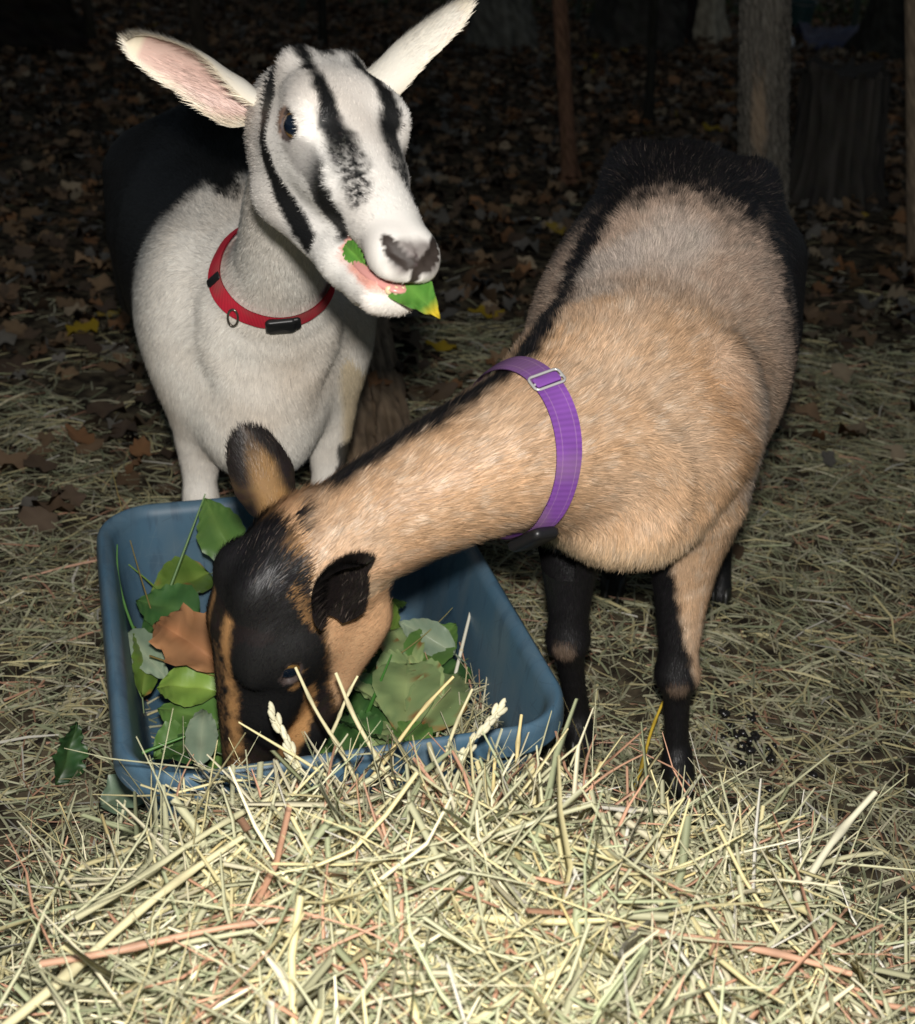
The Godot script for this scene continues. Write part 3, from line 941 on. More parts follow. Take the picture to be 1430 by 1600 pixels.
# frame of the strap at the point nearest to a place: x along the strap, y across it, z outward
func strap_frame(c: Dictionary, near: Vector3) -> Transform3D:
	var best := 1e9
	var k := 0
	for j: int in c.n:
		var d: float = ((c.rows[j][0] + c.rows[j][1]) * 0.5 - near).length()
		if d < best: best = d; k = j
	var n: int = c.n
	var mid: Vector3 = (c.rows[k][0] + c.rows[k][1]) * 0.5
	var x: Vector3 = (c.rows[(k + 1) % n][0] - c.rows[(k + n - 1) % n][0]).normalized()
	var y: Vector3 = (c.rows[k][1] - c.rows[k][0]).normalized()
	var z := x.cross(y).normalized()
	if z.dot(mid - c.ctr) < 0.0:
		x = -x; z = -z
	y = z.cross(x)
	return Transform3D(Basis(x, y, z), mid)

func loop_wire(pts: Array, r: float, m: Material) -> ArrayMesh:
	var mb := MB.new()
	var q := pts.duplicate()
	q.push_back(pts[0]); q.push_back(pts[1])
	var rr := []
	var cc := []
	for k in q.size(): rr.push_back(r); cc.push_back(Color.WHITE)
	mb.tube(q, rr, 8, cc, false)
	return mb.fix().mesh(m)

func rounded(w: float, h: float, r: float, z: float) -> Array:
	var out := []
	for c in 4:
		for j in 5:
			var an := PI * 0.5 * (c + j / 4.0)
			out.push_back(Vector3((w - r) * (1 if c == 0 or c == 3 else -1) + cos(an) * r, (h - r) * (1 if c < 2 else -1) + sin(an) * r, z))
	return out

# a pillow of stacked rounded outlines: [half width, half height, z]
func slab(layers: Array, r: float, col: Color) -> MB:
	var mb := MB.new()
	var n := 20
	for l in layers:
		for p in rounded(l[0], l[1], minf(r, minf(l[0], l[1]) * 0.95), l[2]): mb.vert(p, Vector3.UP, col)
	for k in layers.size() - 1:
		for j in n:
			mb.quad(k * n + j, (k + 1) * n + j, (k + 1) * n + (j + 1) % n, k * n + (j + 1) % n)
	for e in [0, layers.size() - 1]:
		var mid := mb.vert(Vector3(0, 0, layers[e][2]), Vector3.UP, col)
		for j in n:
			if e == 0: mb.tri(mid, e * n + j, e * n + (j + 1) % n)
			else: mb.tri(mid, e * n + (j + 1) % n, e * n + j)
	mb.smooth()
	return mb

func hooves(feet: Array, root: Node3D, m: Material) -> void:
	# [x, z, heading]
	for f in feet:
		var mb := MB.new()
		var fw := Vector3(sin(f[2]), 0, cos(f[2]))
		var sd := Vector3(fw.z, 0, -fw.x)
		for s in [-1.0, 1.0]:
			var first := mb.v.size()
			var c: Vector3 = Vector3(f[0], 0, f[1]) + sd * (0.0108 * s)
			var ring := 10
			for k in 4:
				var y: float = [0.045, 0.03, 0.012, 0.0][k]
				var grow_: float = [0.0095, 0.0105, 0.0115, 0.0118][k]
				for j in ring:
					var an := TAU * j / ring
					var l := cos(an)
					mb.vert(c + fw * (l * grow_ * 1.45 + 0.004 + (0.045 - y) * 0.30 * (0.5 + 0.5 * l)) + sd * (sin(an) * grow_ * (1.0 - 0.25 * maxf(l, 0.0))) + UPV * y - root.position, Vector3.UP, Color(0.014, 0.012, 0.011))
			for k in 3:
				for j in ring:
					mb.quad(first + k * ring + j, first + (k + 1) * ring + j, first + (k + 1) * ring + (j + 1) % ring, first + k * ring + (j + 1) % ring)
			var mid := mb.vert(c + UPV * 0.0455 - root.position, Vector3.UP, Color(0.014, 0.012, 0.011))
			for j in ring: mb.tri(mid, first + j, first + (j + 1) % ring)
		mb.smooth()
		put("hoof", mb.fix().mesh(m), root)

# a broad leaf from base to tip; up is the side it faces
func leaf(mb: MB, b: Vector3, t: Vector3, up: Vector3, width: float, col: Color, under: Color, curl: float, fold: float, lobes := 0.0, spots := 0.0, sd := 0.0) -> void:
	var ax := t - b
	var len := ax.length()
	ax /= len
	up = (up - ax * up.dot(ax)).normalized()
	var s := ax.cross(up)
	var us := [-1.0, -0.72, -0.4, -0.055, 0.0, 0.055, 0.4, 0.72, 1.0]
	var nt := 14
	for side in 2:
		var first := mb.v.size()
		for k in nt + 1:
			var q := float(k) / nt
			var w := pow(sin(PI * pow(q, 0.78)), 0.85) * (1.0 - 0.25 * q) * 0.56 * width
			if lobes > 0.0: w *= 1.0 + lobes * sin(q * 21.0 + sd) * 0.55
			else: w *= 1.0 + 0.05 * sin(k * 2.6 + sd * 7.0)
			if q >= 0.999: w = 0.0004
			var lift := curl * len * (0.25 - (q - 0.5) * (q - 0.5)) + 0.05 * len * sin(q * 9.0 + sd * 3.0) * 0.25
			for u: float in us:
				var au := absf(u)
				var p := b + ax * (q * len + (0.12 * au * w if lobes > 0.0 else 0.0)) + s * (u * w * cos(fold * au)) + up * (lift + au * w * sin(fold) + (0.0036 if lobes > 0.0 else 0.0018) * sin(q * 46.0 - au * 9.0) * au + 0.05 * w * sin(q * 13.0 + u * 4.0 + sd * 5.0))
				if au == 0.0: p -= up * 0.0012
				var c: Color = col if side == 0 else under
				var vein := 0.0
				if au < 0.06: vein = 0.45
				else: vein = 0.40 * pow(maxf(0.0, sin(q * 46.0 - au * 9.0)), 6.0)
				c = c.lerp(Color(c.r * 1.7 + 0.03, c.g * 1.45 + 0.03, c.b * 1.5 + 0.01), vein)
				var nz := noise.get_noise_3dv(p * 35.0 + Vector3(sd * 9.0, 0, 0))
				c = c * (1.0 + (0.75 if lobes > 0.0 else 0.4) * nz)
				if spots > 0.0:
					var sp := sstep(0.36, 0.46, noise.get_noise_3dv(p * 120.0 + Vector3(sd * 31.0, 3, 0)) * spots)
					c = c.lerp(Color(0.30, 0.13, 0.04), sp)
				mb.vert(p - up * (0.0002 if side == 0 else 0.0006), up if side == 0 else -up, c)
		var nu := us.size()
		# normals from the grid
		for k in nt + 1:
			for j in nu:
				var p1 := mb.v[first + mini(k + 1, nt) * nu + j] - mb.v[first + maxi(k - 1, 0) * nu + j]
				var p2 := mb.v[first + k * nu + mini(j + 1, nu - 1)] - mb.v[first + k * nu + maxi(j - 1, 0)]
				var nn := p2.cross(p1)
				if nn.length_squared() > 1e-14:
					nn = nn.normalized()
					if nn.dot(up) * (1.0 if side == 0 else -1.0) < 0.0: nn = -nn
					mb.n[first + k * nu + j] = nn
		for k in nt:
			for j in nu - 1:
				var a := first + k * nu + j
				if side == 0: mb.quad(a, a + 1, a + nu + 1, a + nu)
				else: mb.quad(a, a + nu, a + nu + 1, a + 1)

func probe(g: Goat, pts: Array, cam: Camera3D) -> void:
	# prints head coordinates under pixels of the 1430x1600 picture
	for q in pts:
		var f := 2000.0
		var dir := (cam.basis * Vector3((q[0] - 715.0) / f, -(q[1] - 800.0) / f, -1.0)).normalized()
		var t := 0.8
		for k in 90:
			var e := join(g.prims, cam.position + dir * t)
			if e < 0.0004: break
			t += e * 0.8
			if t > 4.0: break
		var l := g.loc(cam.position + dir * t)
		print(q, " t=%.3f  local %.4f, %.4f, %.4f  world %s" % [t, l.x, l.y, l.z, cam.position + dir * t])

# ---------------------------------------------------------------- straw
func straw(mb: MB, p: Vector3, dir: Vector3, len: float, w: float, col: Color, bend: Vector3, kink := 0.0) -> void:
	# a flattened stalk of three rings
	var side := dir.cross(UPV)
	if side.length_squared() < 1e-4: side = Vector3.RIGHT
	side = side.normalized()
	var up := side.cross(dir).normalized()
	var first := mb.v.size()
	for k in 3:
		var t := k * 0.5
		var c := p + dir * (len * (t - 0.5)) + bend * (len * (0.25 - (t - 0.5) * (t - 0.5))) * 4.0
		if k == 2: c += side * (kink * len)
		var ww := w * (1.0 if k < 2 else 0.6)
		mb.vert(c - side * ww * 0.5, (up - side).normalized(), col)
		mb.vert(c + up * ww * 0.32, up, col)
		mb.vert(c + side * ww * 0.5, (up + side).normalized(), col)
		mb.vert(c - up * ww * 0.25, -up, col)
	for k in 2:
		for j in 4:
			var a := first + k * 4 + j
			var b := first + k * 4 + (j + 1) % 4
			mb.quad(a, a + 4, b + 4, b)

func hay_colour(bright: float) -> Color:
	var x := rng.randf()
	var c: Color
	if x < 0.40: c = Color(0.45, 0.44, 0.28)       # grey green
	elif x < 0.60: c = Color(0.61, 0.54, 0.29)     # straw yellow
	elif x < 0.76: c = Color(0.35, 0.375, 0.22)     # dull green
	elif x < 0.90: c = Color(0.63, 0.58, 0.40)     # pale
	elif x < 0.97: c = Color(0.50, 0.28, 0.18)     # red brown
	else: c = Color(0.64, 0.61, 0.52)
	var f := bright * rng.randf_range(0.75, 1.2)
	return Color(c.r * f, c.g * f, c.b * f)

func heap_height(x: float, z: float) -> float:
	var dx := absf(x - 0.02) / (0.57 if x > 0.02 else 0.52)
	var dz := absf(z + 0.61) / 0.51
	if dx >= 1.0 or dz >= 1.0: return 0.0
	var h := 0.335 * (1.0 - pow(dx, 2.6)) * (1.0 - pow(dz, 7.0))
	return h + (noise.get_noise_2d(x * 16.0, z * 16.0) * 0.055 + noise.get_noise_2d(x * 60.0, z * 60.0) * 0.03) * minf(1.0, h * 6.0)

# ================================================================ the scene
func _ready() -> void:
	rng.seed = 4711
	noise.seed = 3; noise.frequency = 0.35; noise.fractal_octaves = 3
	noise2.seed = 9; noise2.frequency = 1.0; noise2.fractal_octaves = 4
	# camera
	var cam := Camera3D.new()
	cam.name = "camera"
	cam.fov = rad_to_deg(2.0 * atan(800.0 / 2000.0))
	cam.near = 0.05; cam.far = 200.0
	cam.position = Vector3(0, 1.17, 0)
	var lens := CameraAttributesPhysical.new()
	lens.frustum_focal_length = 43.75
	lens.frustum_near = 0.05; lens.frustum_far = 200.0
	lens.frustum_focus_distance = 1.5
	lens.exposure_aperture = 6.5
	cam.attributes = lens
	cam.fov = rad_to_deg(2.0 * atan(800.0 / 2000.0))
	cam.basis = Basis(Vector3.RIGHT, deg_to_rad(-28.0)) * Basis(Vector3(0, 0, 1), deg_to_rad(3.0))
	add_child(cam)
	# dusk sky, weak sun behind clouds, and the camera's flash
	var we := WorldEnvironment.new()
	we.name = "world_environment"
	var en := Environment.new()
	en.background_mode = Environment.BG_SKY
	var sky := Sky.new()
	var sm := ProceduralSkyMaterial.new()
	sm.sky_top_color = Color(0.50, 0.56, 0.62); sm.sky_horizon_color = Color(0.66, 0.68, 0.68)
	sm.ground_bottom_color = Color(0.10, 0.10, 0.08); sm.ground_horizon_color = Color(0.3, 0.3, 0.28)
	sky.sky_material = sm
	en.sky = sky
	en.background_energy_multiplier = 0.28
	en.tonemap_mode = Environment.TONE_MAPPER_LINEAR
	en.tonemap_exposure = 1.0
	en.sdfgi_enabled = true; en.ssao_enabled = true; en.ssil_enabled = true
	we.environment = en
	add_child(we)
	var sun := DirectionalLight3D.new()
	sun.name = "sun"
	sun.light_energy = 0.02
	sun.light_angular_distance = 20.0
	sun.light_color = Color(1.0, 0.95, 0.88)
	sun.rotation_degrees = Vector3(-50, 150, 0)
	sun.shadow_enabled = true
	add_child(sun)
	var flash := OmniLight3D.new()
	flash.name = "camera_flash"
	flash.position = Vector3(0.0, 1.285, -0.02)
	flash.light_energy = 3.1
	flash.light_color = Color(1.0, 0.985, 0.965)
	flash.light_size = 0.03
	flash.omni_range = 30.0
	flash.omni_attenuation = 2.0
	flash.shadow_enabled = true
	add_child(flash)
	var t0 := Time.get_ticks_msec()
	setting()
	print("setting ", Time.get_ticks_msec() - t0)
	tub()
	t0 = Time.get_ticks_msec()
	goats(cam)
	print("goats ", Time.get_ticks_msec() - t0)
	t0 = Time.get_ticks_msec()
	hay()
	print("hay ", Time.get_ticks_msec() - t0)

func setting() -> void:
	# soil
	var nt := NoiseTexture2D.new()
	nt.width = 512; nt.height = 512; nt.seamless = true
	var fn := FastNoiseLite.new()
	fn.seed = 21; fn.frequency = 0.02; fn.fractal_octaves = 5
	nt.noise = fn
	var gr := Gradient.new()
	gr.offsets = PackedFloat32Array([0.25, 0.5, 0.75])
	gr.colors = PackedColorArray([Color(0.025, 0.02, 0.015).linear_to_srgb(), Color(0.070, 0.056, 0.038).linear_to_srgb(), Color(0.13, 0.105, 0.068).linear_to_srgb()])
	nt.color_ramp = gr
	var m := mat("soil", Color(1, 1, 1), 0.95, 0.2, false)
	m.albedo_texture = nt
	m.uv1_triplanar = true; m.uv1_world_triplanar = true
	m.uv1_scale = Vector3(1.6, 1.6, 1.6)
	var pm := PlaneMesh.new()
	pm.size = Vector2(120, 120)
	pm.material = m
	var ground := put("ground", pm, null, Transform3D(Basis(), Vector3(0, 0, -20)))
	tag(ground, "", "", "", "structure")
	fallen_leaves(ground)
	# open lawn past the fence
	var lm := mat("grass_green", Color(0.10, 0.17, 0.065), 0.9, 0.2, false)
	var lp := PlaneMesh.new()
	lp.size = Vector2(60, 40)
	lp.material = lm
	tag(put("lawn", lp, null, Transform3D(Basis(), Vector3(4, 0.012, -30.2))), "", "", "", "structure")
	var gb := MB.new()
	for k in 9000:
		var p := Vector3(rng.randf_range(-1.5, 6.5), 0.012, rng.randf_range(-15.5, -10.25))
		var h := rng.randf_range(0.03, 0.09)
		var a := rng.randf() * TAU
		var s := Vector3(cos(a), 0, sin(a)) * 0.006
		var c := Color(0.11, 0.19, 0.07) * rng.randf_range(0.7, 1.5)
		if rng.randf() < 0.25: c = Color(0.16, 0.14, 0.08)
		var i0 := gb.vert(p - s, UPV, c)
		gb.vert(p + s, UPV, c)
		gb.vert(p + Vector3(rng.randf_range(-0.03, 0.03), h, rng.randf_range(-0.03, 0.03)), UPV, c)
		gb.tri(i0, i0 + 1, i0 + 2)
	tag(put("lawn_grass", gb.fix().mesh(mat("grass_blade", Color.WHITE, 0.8, 0.3))), "", "", "", "stuff")
	trees()
	fence()
	clutter()

func leaf_shape(kind: int) -> Array:
	# outline of a dead leaf about one unit long, with lobes
	var out := []
	var n := 15
	for j in n:
		var a := TAU * j / n
		var r := 0.40
		if kind % 3 == 0: r = 0.38 + 0.05 * sin(a * 4.0 + kind) + 0.07 * sin(a * 2.0 + kind * 2.0) + 0.03 * sin(a * 7.0)
		elif kind % 3 == 1: r = 0.40 + 0.05 * sin(a * 7.0 + kind)
		else: r = 0.36 + 0.10 * absf(sin(a * 2.5 + kind)) + 0.05 * cos(a * 3.0)
		var l := 1.0 if kind % 3 != 1 else 0.75
		out.push_back(Vector2(cos(a) * r * 1.25, sin(a) * r * l))
	return out

func dead_leaf(mb: MB, shape: Array, p: Vector3, bas: Basis, size: float, cup: float, col: Color) -> void:
	var up := bas.y
	var first := mb.vert(p, up, col * 1.1)
	for j in shape.size():
		var q: Vector2 = shape[j] * size
		var e := rng.randf_range(-0.35, 1.0) * cup * size
		var pos := p + bas * Vector3(q.x, e, q.y)
		mb.vert(pos, (up - bas * Vector3(q.x, 0, q.y) * (e / (size * size) * 2.2)).normalized(), col * rng.randf_range(0.75, 1.1))
	var n := shape.size()
	for j in n: mb.tri(first, first + 1 + j, first + 1 + (j + 1) % n)

func leaf_colour() -> Color:
	var x := rng.randf()
	var c := Color(0.115, 0.075, 0.045)
	if x < 0.28: c = Color(0.075, 0.052, 0.035)
	elif x < 0.50: c = Color(0.16, 0.105, 0.06)
	elif x < 0.60: c = Color(0.17, 0.088, 0.042)
	elif x < 0.80: c = Color(0.11, 0.10, 0.085)
	elif x < 0.86: c = Color(0.21, 0.165, 0.11)
	elif x < 0.864: c = Color(0.26, 0.18, 0.03)
	return c * rng.randf_range(1.05, 1.75)

func fallen_leaves(ground: Node3D) -> void:
	var lm := mat("dead_leaf", Color.WHITE, 0.7, 0.35)
	var shapes := []
	for k in 6: shapes.push_back(leaf_shape(k))
	var mb := MB.new()
	for k in 28000:
		var d := sqrt(rng.randf_range(2.0 * 2.0, 12.0 * 12.0))
		var x := rng.randf_range(-1, 1) * (0.58 * d + 0.9)
		var wet := sstep(2.2, 3.6, d + noise.get_noise_2d(x * 4.0, -d * 4.0) * 1.2 - x * 0.25)
		if rng.randf() > 0.10 + 0.90 * wet: continue
		var b := Basis(UPV, rng.randf() * TAU) * Basis(Vector3.RIGHT, rng.randfn(0.0, 0.28)) * Basis(Vector3(0, 0, 1), rng.randfn(0.0, 0.28))
		dead_leaf(mb, shapes[rng.randi() % 6], Vector3(x, rng.randf_range(0.008, 0.040), -d), b, rng.randf_range(0.035, 0.085), rng.randf_range(0.05, 0.5), leaf_colour())
	tag(put("leaf_litter", mb.mesh(lm)), "", "", "", "stuff")
	# the larger leaves that lie on top, one by one
	var kinds := []
	for k in 14:
		var one := MB.new()
		var lc := leaf_colour() * 0.85
		if lc.b * 4.0 < lc.g: lc = Color(0.15, 0.10, 0.06)
		dead_leaf(one, shapes[k % 6], Vector3.ZERO, Basis(), 1.0, 0.30, lc)
		kinds.push_back(one.mesh(lm))
	var yellow := MB.new()
	dead_leaf(yellow, shapes[1], Vector3.ZERO, Basis(), 1.0, 0.12, Color(0.42, 0.28, 0.02))
	var ym := yellow.mesh(lm)
	for k in 120:
		var d := rng.randf_range(2.3, 5.2)
		var x := rng.randf_range(-1, 1) * (0.38 * d + 0.2)
		var b := Basis(UPV, rng.randf() * TAU) * Basis(Vector3.RIGHT, rng.randfn(0.0, 0.2)) * Basis(Vector3(0, 0, 1), rng.randfn(0.0, 0.2))
		put("fallen_leaf", kinds[k % 14], ground, Transform3D(b.scaled(Vector3.ONE * rng.randf_range(0.045, 0.08)), Vector3(x, rng.randf_range(0.032, 0.05), -d + 20.0)))
	for q in [[-0.945, -2.97, 0.10], [0.05, -3.25, 0.09], [1.21, -5.6, 0.16], [-0.06, -2.98, 0.07], [0.45, -3.6, 0.08], [1.05, -5.9, 0.1]]:
		put("fallen_leaf", ym, ground, Transform3D(Basis(UPV, q[0] * 5.0).scaled(Vector3.ONE * q[2] * 1.2), Vector3(q[0], 0.045, q[1] + 20.0)))

# trunk with ridged bark, limbs and a crown
func tree(called: String, label: String, at: Vector3, lean: Vector3, r: float, h: float, bark: Color, ridge: float, seed_: int, crown_size: float, flare := 0.35, pale := 0.0) -> Node3D:
	var root := base(called, at)
	tag(root, label, "tree", "trees of the wood round the pen")
	var bm := mat("bark", Color.WHITE, 0.9, 0.25)
	var fn := FastNoiseLite.new()
	fn.seed = seed_; fn.frequency = 1.0; fn.fractal_octaves = 3
	var mb := MB.new()
	var near := at.z > -5.0
	var sides := (110 if r > 0.05 else 24) if near else (48 if r > 0.05 else 14)
	var rings := (200 if r > 0.05 else 100) if near else 60
	for k in rings + 1:
		var fk := float(k) / rings
		var y := fk / 0.75 * 1.5 if fk < 0.75 else 1.5 + (h - 1.5) * (fk - 0.75) / 0.25
		var c := lean * y + Vector3(fn.get_noise_2d(y * 0.5, 3.0), 0, fn.get_noise_2d(y * 0.5, 9.0)) * r * 0.5
		var rr := r * (1.0 - 0.45 * y / h) * (1.0 + flare * exp(-y / (r * 1.6)))
		for j in sides:
			var an := TAU * j / sides
			var d := Vector3(cos(an), 0, sin(an))
			var nn := fn.get_noise_3d(d.x * r * 110.0, y * 24.0, d.z * r * 110.0)
			var crack := 1.0 - absf(nn) * 2.0
			var root_lobe := 1.0 + flare * 0.5 * exp(-y / r) * sin(an * 5.0 + seed_)
			var rad := rr * root_lobe * (1.0 - ridge * clampf(crack, 0.0, 1.0) * clampf(crack, 0.0, 1.0))
			var tone := 1.0 - 0.55 * clampf(crack, 0.0, 1.0) + 0.25 * fn.get_noise_3d(d.x * 3.0, y * 2.0, d.z * 3.0)
			var cc := bark * tone
			if pale > 0.0:
				var s := sstep(0.07, 0.02, Vector2((an - 1.95) * r * 1.9, (y - 0.48) * 0.40).length() + fn.get_noise_3d(d.x * 9.0, y * 20.0, d.z * 9.0) * 0.03)
				cc = cc.lerp(Color(0.27, 0.20, 0.135), s * pale)
			mb.vert(c + d * rad - UPV * (0.05 if k == 0 else 0.0), d, cc)
	for k in rings:
		for j in sides:
			var a := k * sides + j
			var b := k * sides + (j + 1) % sides
			mb.quad(a, b, b + sides, a + sides)
	mb.smooth()
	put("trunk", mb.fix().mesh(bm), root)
	var top := lean * h
	if crown_size <= 0.0: return root
	var lr := RandomNumberGenerator.new()
	lr.seed = seed_
	var ends := []
	for k in 6:
		var an := TAU * k / 6.0 + lr.randf()
		var y := h * lr.randf_range(0.62, 0.97)
		var p0 := lean * y
		var dir := Vector3(cos(an), lr.randf_range(0.35, 0.9), sin(an)) * crown_size * 0.7
		var lb := MB.new()
		lb.tube([p0, p0 + dir * 0.5 + UPV * 0.1, p0 + dir], [r * 0.35, r * 0.22, r * 0.08], 7, [bark, bark, bark])
		put("limb", lb.fix().mesh(bm), root)
		ends.push_back(p0 + dir)
		ends.push_back(p0 + dir * 0.6)
	var cb := MB.new()
	for k in 1500:
		var e: Vector3 = ends[k % ends.size()]
		var p := e + Vector3(lr.randfn(), lr.randfn() * 0.55, lr.randfn()) * crown_size * 0.36
		var b := Basis(UPV, lr.randf() * TAU) * Basis(Vector3.RIGHT, lr.randf_range(-0.8, 0.8))
		var s := lr.randf_range(0.10, 0.22)
		var c := Color(0.05, 0.085, 0.022) * lr.randf_range(0.6, 1.5)
		var i0 := cb.vert(p - b.x * s, b.y, c)
		cb.vert(p - b.z * s * 0.45, b.y, c); cb.vert(p + b.x * s, b.y, c); cb.vert(p + b.z * s * 0.45, b.y, c)
		cb.quad(i0, i0 + 1, i0 + 2, i0 + 3)
	tag(put("crown", cb.fix().mesh(mat("foliage", Color.WHITE, 0.7, 0.3)), root), "", "", "", "stuff")
	return root

func trees() -> void:
	var grey := Color(0.165, 0.150, 0.125)
	tree("tree", "grey-brown tree trunk with a pale scar behind the tan goat's rump", Vector3(0.885, 0, -3.86), Vector3(-0.135, 1, 0), 0.079, 6.5, grey, 0.16, 5, 2.2, 0.10, 0.8)
	tree("sapling", "thin reddish-brown sapling with a bent stem behind the tan goat's back", Vector3(0.363, 0, -4.94), Vector3(-0.15, 1, 0), 0.031, 5.5, Color(0.17, 0.095, 0.06), 0.06, 15, 1.6, 0.7)
	tree("tree", "broad dark trunk with furrowed bark right of the white goat's ear", Vector3(0.126, 0, -8.3), Vector3(-0.08, 1, 0), 0.17, 9.0, Color(0.17, 0.17, 0.145), 0.2, 25, 3.2)
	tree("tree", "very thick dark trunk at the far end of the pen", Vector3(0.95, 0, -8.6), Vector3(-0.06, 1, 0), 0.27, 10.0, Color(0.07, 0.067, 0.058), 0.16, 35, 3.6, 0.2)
	tree("tree", "pale beige trunk flaring at its foot behind the wire fence", Vector3(1.50, 0, -9.1), Vector3(-0.10, 1, 0), 0.105, 8.0, Color(0.52, 0.47, 0.36), 0.04, 45, 2.6, 0.6)
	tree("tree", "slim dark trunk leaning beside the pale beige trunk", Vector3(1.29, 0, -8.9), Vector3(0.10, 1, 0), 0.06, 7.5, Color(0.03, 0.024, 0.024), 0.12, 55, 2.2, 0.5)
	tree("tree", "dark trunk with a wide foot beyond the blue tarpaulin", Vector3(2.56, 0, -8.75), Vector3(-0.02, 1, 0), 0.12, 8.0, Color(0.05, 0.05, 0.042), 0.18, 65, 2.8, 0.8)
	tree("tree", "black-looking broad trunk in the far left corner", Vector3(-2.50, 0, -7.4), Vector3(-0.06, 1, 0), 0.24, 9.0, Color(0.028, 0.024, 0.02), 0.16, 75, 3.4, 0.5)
	tree("sapling", "dark thin stem beside the black-looking broad trunk", Vector3(-2.19, 0, -7.55), Vector3(-0.05, 1, 0), 0.03, 5.0, Color(0.05, 0.045, 0.035), 0.06, 85, 1.5, 0.4)
	tree("sapling", "faint grey-brown sapling behind the white goat's left-hand ear", Vector3(-1.52, 0, -7.3), Vector3(-0.12, 1, 0), 0.04, 5.5, Color(0.075, 0.062, 0.045), 0.06, 95, 1.6, 0.5)
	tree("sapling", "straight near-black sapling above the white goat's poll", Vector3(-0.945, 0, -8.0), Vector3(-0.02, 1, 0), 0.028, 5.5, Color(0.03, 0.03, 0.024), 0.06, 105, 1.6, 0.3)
	tree("sapling", "slender dark sapling left of the big grey-brown trunk", Vector3(0.79, 0, -6.1), Vector3(-0.07, 1, 0), 0.022, 5.0, Color(0.03, 0.03, 0.024), 0.06, 115, 1.4, 1.2)
	tree("tree", "smooth pale narrow trunk at the right edge of the view", Vector3(1.425, 0, -4.0), Vector3(-0.23, 1, 0), 0.028, 5.5, Color(0.26, 0.20, 0.14), 0.04, 125, 1.6, 0.3)

func fence() -> void:
	var root := base("wire_fence", Vector3(1.0, 0, -9.45))
	tag(root, "dark green wire mesh fence across the back of the pen", "fence")
	var wm := mat("green_wire", Color(0.02, 0.035, 0.024), 0.6, 0.4, false)
	var pm := mat("fence_post", Color(0.03, 0.045, 0.033), 0.7, 0.4, false)
	for x in [-1.9, 0.0, 1.9, 3.8]:
		var bm := BoxMesh.new()
		bm.size = Vector3(0.035, 1.5, 0.035)
		bm.material = pm
		put("post", bm, root, Transform3D(Basis(), Vector3(x - 0.35, 0.74, 0.03)))
	var mb := MB.new()
	for k in 150:
		var x := -3.0 + k * 0.055
		var w := noise.get_noise_2d(k * 3.0, 1.0) * 0.01
		mb.tube([Vector3(x, 0.0, w), Vector3(x + w, 0.7, 0.004), Vector3(x, 1.4, -w)], [0.0016, 0.0016, 0.0016], 4, [Color.WHITE, Color.WHITE, Color.WHITE], false)
	for k in 20:
		var y := 0.02 + k * 0.072
		var pts := []; var rr := []; var cc := []
		for j in 17:
			pts.push_back(Vector3(-3.0 + j * 0.516, y + noise.get_noise_2d(j * 4.0, k * 7.0) * 0.012 - 0.02 * sin(j * 0.8), 0.0035)); rr.push_back(0.0016); cc.push_back(Color.WHITE)
		mb.tube(pts, rr, 4, cc, false)
	tag(put("wire_mesh", mb.mesh(wm), root), "", "", "", "stuff")

